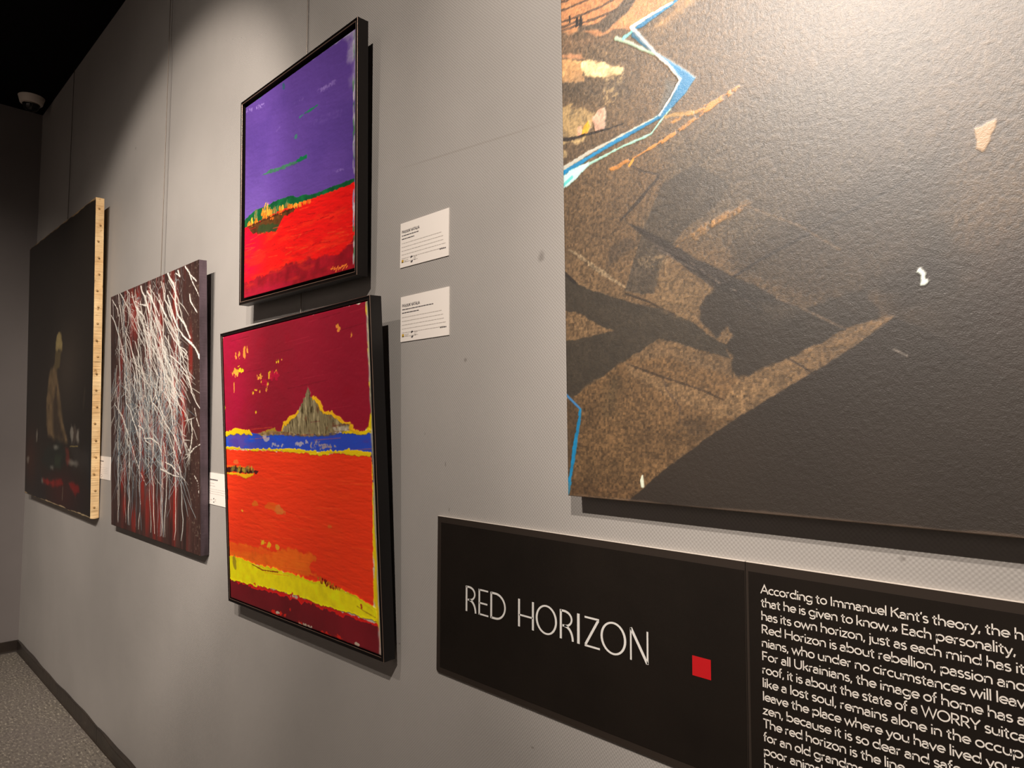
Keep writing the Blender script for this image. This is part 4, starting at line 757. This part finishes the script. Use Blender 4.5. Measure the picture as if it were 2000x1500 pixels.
m_redsq = mat('red vinyl square', (186, 22, 28), 0.45, 0.4); t = NT(m_redsq); t.bump(t.noise(300, 2), .06, .0004)
ZT, ZB = EYE - 0.1945, EYE - 0.5220
XL, XC, XR = -1.1556, -0.4584, 0.30
def panel(name, x0, x1, round_left):
    base = empty(name, Matrix.Translation((0, 0, 0)))
    r = .006
    poly = ([(x0 + r, ZB), ] if round_left else [(x0, ZB)]) + [(x1, ZB), (x1, ZT), (x0, ZT)]
    if round_left: poly += [(x0 + r - r * math.cos(a), ZB + r - r * math.sin(a)) for a in (0, .4, .8, 1.2)]
    o = MB().prism(poly, -.005, -.0004).build('backing', m_rim, base)
    return base
def face(base, x0, x1, z0, z1): return MB().box(x0, x1, -.0056, -.005, z0, z1).build('printed_face', m_panel, base)
s1 = panel('title_sign', XL, XC - .0006, True)
tag(s1, 'black title panel reading RED HORIZON with a red square, on the wall', 'sign')
face(s1, XL + .012, XC - .0016, ZB + .012, ZT - .0125)
MB().box(XL, XC - .0006, -.005, -.0004, ZT, ZT + .0009).build('edge_highlight', m_bright, s1)
yA, yB = -.0062, -.0056
tl = MB(); CH = .0508; Zb = EYE - .3776; w1, w2 = .0046, .0030
def R_(x):
    tl.ribbon([(x, Zb), (x, Zb + CH)], w1, yA, yB)
    tl.ribbon([(x, Zb + CH - w2 / 2), (x + .008, Zb + CH - w2 / 2)] + [(x + .008 + .017 * math.cos(a), Zb + .0365 + .0128 * math.sin(a)) for a in np.linspace(math.pi / 2, -math.pi / 2, 14)] + [(x + .004, Zb + .0237)], w2 + .0006, yA, yB)
    tl.ribbon([(x + .008, Zb + .0237)] + [(x + .009 + .0185 * math.sin(a), Zb + .0235 - .0235 * (1 - math.cos(a))) for a in np.linspace(0.15, math.pi / 2, 10)], w2 + .0012, yA, yB)
def oval(cx, rx, ry, cz):
    n_ = 36; outer = [(cx + rx * math.cos(2 * math.pi * i / n_), cz + ry * math.sin(2 * math.pi * i / n_)) for i in range(n_)]
    k0 = len(tl.v); inner = [(cx + (rx - w1 * .95) * math.cos(2 * math.pi * i / n_), cz + (ry - w2) * math.sin(2 * math.pi * i / n_)) for i in range(n_)]
    for y in (yA, yB):
        for q in outer + inner: tl.v.append((q[0], y, q[1]))
    for i in range(n_):
        j = (i + 1) % n_; tl.f += [(k0 + n_ + i, k0 + i, k0 + j, k0 + n_ + j), (k0 + i, k0 + 2 * n_ + i, k0 + 2 * n_ + j, k0 + j), (k0 + n_ + i, k0 + n_ + j, k0 + 3 * n_ + j, k0 + 3 * n_ + i)]
R_(-1.0597)
xe = -1.0213; tl.ribbon([(xe, Zb), (xe, Zb + CH)], w1 * .9, yA, yB)
for zz, L in ((w2 / 2, .0265), (.0235, .0235), (CH - w2 / 2, .0255)): tl.ribbon([(xe, Zb + zz), (xe + L, Zb + zz)], w2, yA, yB)
xd = -0.9865; tl.ribbon([(xd, Zb), (xd, Zb + CH)], w1, yA, yB)
tl.ribbon([(xd, Zb + CH - w2 / 2), (xd + .012, Zb + CH - w2 / 2)] + [(xd + .012 + .0265 * math.cos(a), Zb + CH / 2 + (CH / 2 - w2 / 2) * math.sin(a)) for a in np.linspace(math.pi / 2, -math.pi / 2, 20)] + [(xd, Zb + w2 / 2)], w2 + .0008, yA, yB)
o = tl.build('title_lettering', m_title, s1); o['label'] = 'thin white capitals RED'; tl = MB()
tl.ribbon([(-.9103, Zb - .0004), (-.9103, Zb + CH)], w1, yA, yB); tl.ribbon([(-.8745, Zb - .0004), (-.8745, Zb + CH)], w1, yA, yB); tl.ribbon([(-.9103, Zb + .0215), (-.8745, Zb + .0215)], w2, yA, yB)
oval(-.8415, .0258, .0264, Zb + CH / 2 - .0003)
R_(-.8066); tl.ribbon([(-.7664, Zb - .0006), (-.7664, Zb + CH)], w1 * 1.2, yA, yB)
tl.ribbon([(-.7524, Zb + CH - w2 / 2 - .001), (-.7215, Zb + CH - w2 / 2 - .001)], w2, yA, yB); tl.ribbon([(-.7232, Zb + CH - w2 - .001), (-.7508, Zb + w2 - .001)], w1, yA, yB); tl.ribbon([(-.7524, Zb + w2 / 2 - .0012), (-.7200, Zb + w2 / 2 - .0012)], w2, yA, yB)
oval(-.6920, .0262, .0268, Zb + CH / 2 - .001)
tl.ribbon([(-.6568, Zb - .0018), (-.6568, Zb + CH - .0016)], w2, yA, yB); tl.ribbon([(-.6568, Zb + CH - .0014), (-.6252, Zb - .0014)], w1, yA, yB); tl.ribbon([(-.6248, Zb - .0020), (-.6248, Zb + CH - .0016)], w2, yA, yB)
o = tl.build('title_lettering', m_title, s1); o['label'] = 'thin white capitals HORIZON'
rs0, rs1 = wallpt(1352, 1279.8, .006), wallpt(1388.9, 1328.8, .006)
o = MB().box(rs0[0], rs1[0], -.0062, -.0056, rs1[2], rs0[2]).build('red_square', m_redsq, s1); o['label'] = 'small red square'
s2 = panel('text_panel', XC + .0006, XR, False)
tag(s2, 'black panel with a paragraph of white English text, below the big brown canvas', 'sign')
face(s2, XC + .0045, XR - .012, ZB + .012, ZT - .0125)
MB().box(XC + .0006, XR, -.005, -.0004, ZT, ZT + .0009).build('edge_highlight', m_bright, s2)
LINES = [("According to Immanuel Kant's theory, the ho", "According to Immanuel Kant's theory, the", -.1469), ("that he is given to know.\u00bb Each personality, ", "that he is given to know.\u00bb Each", -.2238),
         ("has its own horizon, just as each mind has it", "has its own horizon, just as each mind", -.1743), ("Red Horizon is about rebellion, passion and", "Red Horizon is about rebellion", -.2238), ("nians, who under no circumstances will leav", "nians, who under no circumstances", -.1908),
         ("For all Ukrainians, the image of home has a ", "For all Ukrainians, the image of home", -.1750), ("roof, it is about the state of a WORRY suitcas", "roof, it is about the state of a WORRY", -.1782), ("like a lost soul, remains alone in the occupi", "like a lost soul, remains alone in the", -.1880),
         ("leave the place where you have lived your", "leave the place where you have lived", -.1780), ("zen, because it is so dear and safe", "zen, because it is so dear", -.2612), ("The red horizon is the line", "The red horizon is the", -.2843), ("for an old grandma", "for an old", -.3701), ("poor animals", "poor", -.4018), ("hum", "hum", -.398)]
pl = MB(); EM = .0169
for i, (s, anchor, xe) in enumerate(LINES):
    x0 = -.4350; z = EYE - .2349 - .01842 * i
    sx = (xe - x0) / (text_width(anchor) * EM)
    write(pl, s, x0 - .0008, z, EM, .00150, yA, yB, sx)
o = pl.build('paragraph_lettering', m_letter, s2); o['label'] = 'white paragraph lettering'

# ------------------------------------------------------------------ wall label cards
m_card = mat('white card', (243, 236, 229), 0.6, 0.3); t = NT(m_card); t.bump(t.noise(300, 2), .05, .0004)
m_ink = mat('black ink', (84, 80, 82), 0.7, 0.2); m_grey = mat('grey ink', (192, 184, 178), 0.7, 0.2); m_gold = mat('mustard ink', (198, 158, 48), 0.7, 0.2)
for mm_ in (m_ink, m_grey, m_gold): t = NT(mm_); t.bump(t.noise(500, 2), .03, .0003)
def card(label, x0, z0, w, h, heading, rows, tilt=0.0, logos=True, tail=True, seed=1):
    M = Matrix.Translation((x0, 0, EYE + z0)) @ Matrix.Rotation(tilt, 4, 'Y')
    e = empty('label_card', M); tag(e, label, 'label card', 'white label cards beside the paintings')
    MB().box(0, w, -.0022, -.0003, 0, h).build('card', m_card, e)
    y0, y1 = -.0025, -.0022; ik = MB(); gr = MB(); r_ = random.Random(seed)
    def bars(mb, x, z, L, th, wmin=.004, wmax=.012):
        xx = x
        while xx < x + L:
            ww = min(r_.uniform(wmin, wmax), x + L - xx); mb.box(xx, xx + ww, y0, y1, z, z + th); xx += ww + .0014
    z = h * .775 - .001
    if heading: write(ik, heading, .006, z, .0092, .00115, y0, y1, .98)
    else: bars(ik, .008, z, w * .36, .004)
    for (fx, fz, fl, th, dark) in rows: bars(ik if dark else gr, .006 + fx * w, fz * h, fl * w, th)
    ik.build('heading_text', m_ink, e); gr.build('body_text', m_grey, e)
    if logos:
        if heading: MB().box(.0065, .0135, y0, y1, .011, .018).build('square_logo', m_gold, e)
        else: MB().box(.0075, .0115, y0, y1, .012, .017).build('square_logo', m_grey, e)
        g2 = MB(); bars(g2, .017, .0155, .016, .0016); bars(g2, .017, .0125, .010, .0016); g2.build('logo_text', m_grey, e); g2 = MB(); bars(g2, .053, .0185, .013, .0014); bars(g2, .053, .0150, .009, .0014); bars(g2, .053, .0115, .015, .0014)
        g2.build('logo_text', m_grey, e)
        gl = MB()
        for cz, a0 in ((.0185, 20), (.0105, 200)):
            pts = [(.045 + .0042 * math.cos(math.radians(a0 + 180 * i / 10)), cz + .0042 * math.sin(math.radians(a0 + 180 * i / 10))) for i in range(11)]; gl.prism(pts, y0, y1)
        gl.build('globe_logo', m_ink, e)
    if tail: tb = MB(); bars(tb, w * .83, .018, w * .12, .0026, .004, .008); tb.build('tail_text', m_ink, e)
    return e
TH = .0015
rowsA = [(0, .70, .36, .0021, 1), (0, .625, .27, .0021, 1)] + [(0, .53 - .085 * i, f_, TH, 0) for i, f_ in enumerate((.83, .86, .87, .91, .88, .31))]
rowsB = [(0, .70, .66, .0021, 1), (0, .625, .36, .0021, 1)] + [(0, .53 - .085 * i, f_, TH, 0) for i, f_ in enumerate((.83, .86, .87, .91, .88, .31))]
card('white label card to the right of the violet sky painting, upper of a vertical pair', -1.3090, .3728, .1778, .1066, 'PAVLIUK NATALIA', rowsA, .002, seed=1)
card('white label card below another, beside the top right corner of the crimson painting', -1.3035, .1958, .1762, .1066, 'PAVLIUK NATALIA', rowsB, -.006, seed=2)
card('white label card partly behind the left edge of the crimson and orange framed painting', -2.399, -.2690, .1778, .1066, None, [(0, .66, .22, .0018, 0), (0, .58, .26, .0018, 0)] + [(0, .48 - .07 * i, .84, .0012, 0) for i in range(3)], .012, tail=False, seed=3)
card('white label card partly behind the left edge of the white drip canvas', -3.719, -.2560, .1778, .1066, None, [(.04, .62, .2, .0018, 0)] + [(0, .50 - .08 * i, .8, .0010, 0) for i in range(4)], .004, tail=False, seed=4)

# ------------------------------------------------------------------ hanging wires
m_wire = mat('steel hanging wire', (120, 112, 104), 0.4, 0.5, 0.6); t = NT(m_wire); t.bump(t.noise(300, 2), .1, .0005)
m_wire_d = mat('dark hanging wire', (58, 50, 44), 0.6, 0.4); t = NT(m_wire_d); t.bump(t.noise(300, 2), .1, .0005)
def wire(label, px, py, zend, off, m, r=.0011, yend=None):
    x = wallpt(px, py, off)[0]
    tag(MB().tube([(x, -off, H - .001), (x, -off, (H + zend) / 2), (x, -(yend or off), zend)], r, 8).build('hanging_wire', m), label, 'wire', 'picture hanging wires')
wire('thin dark wire rising to the ceiling from the dark figure canvas', 139, 280, EYE + 1.05, .012, m_wire_d, .0016)
wire('thin pale wire above the white drip canvas', 324, 260, EYE + .45, .020, m_wire, .0017)
wire('thin wire passing behind the violet sky painting down to the crimson one', 600, 50, EYE + .22, .010, m_wire, .0013)

# ------------------------------------------------------------------ ceiling dome camera
dc = empty('dome_camera', Matrix.Translation((-5.112, -.108, H)))
tag(dc, 'small white ceiling dome camera with dark glass in the far corner', 'security camera')
m_white = mat('cream plastic housing', (238, 226, 214), 0.45, 0.4); t = NT(m_white); t.bump(t.noise(80, 2), .04, .001)
m_glass = mat('smoked dome glass', (22, 18, 16), 0.08, 0.6); t = NT(m_glass); t.bump(t.noise(20, 2), .02, .001)
MB().lathe([(.0, -.001), (.072, -.001), (.072, -.004), (.069, -.012), (.061, -.042), (.057, -.046), (.046, -.047), (.0, -.047)], 44).build('housing', m_white, dc, True)
MB().lathe([(.046, -.046), (.0455, -.056), (.041, -.070), (.033, -.082), (.020, -.091), (.0, -.095)], 36).build('dome', m_glass, dc, True)
MB().lathe([(.047, -.0465), (.0485, -.050), (.0475, -.053), (.0455, -.052)], 36).build('dome_ring', mat('chrome ring', (170, 160, 152), 0.2, 0.5, 0.9), dc, True)
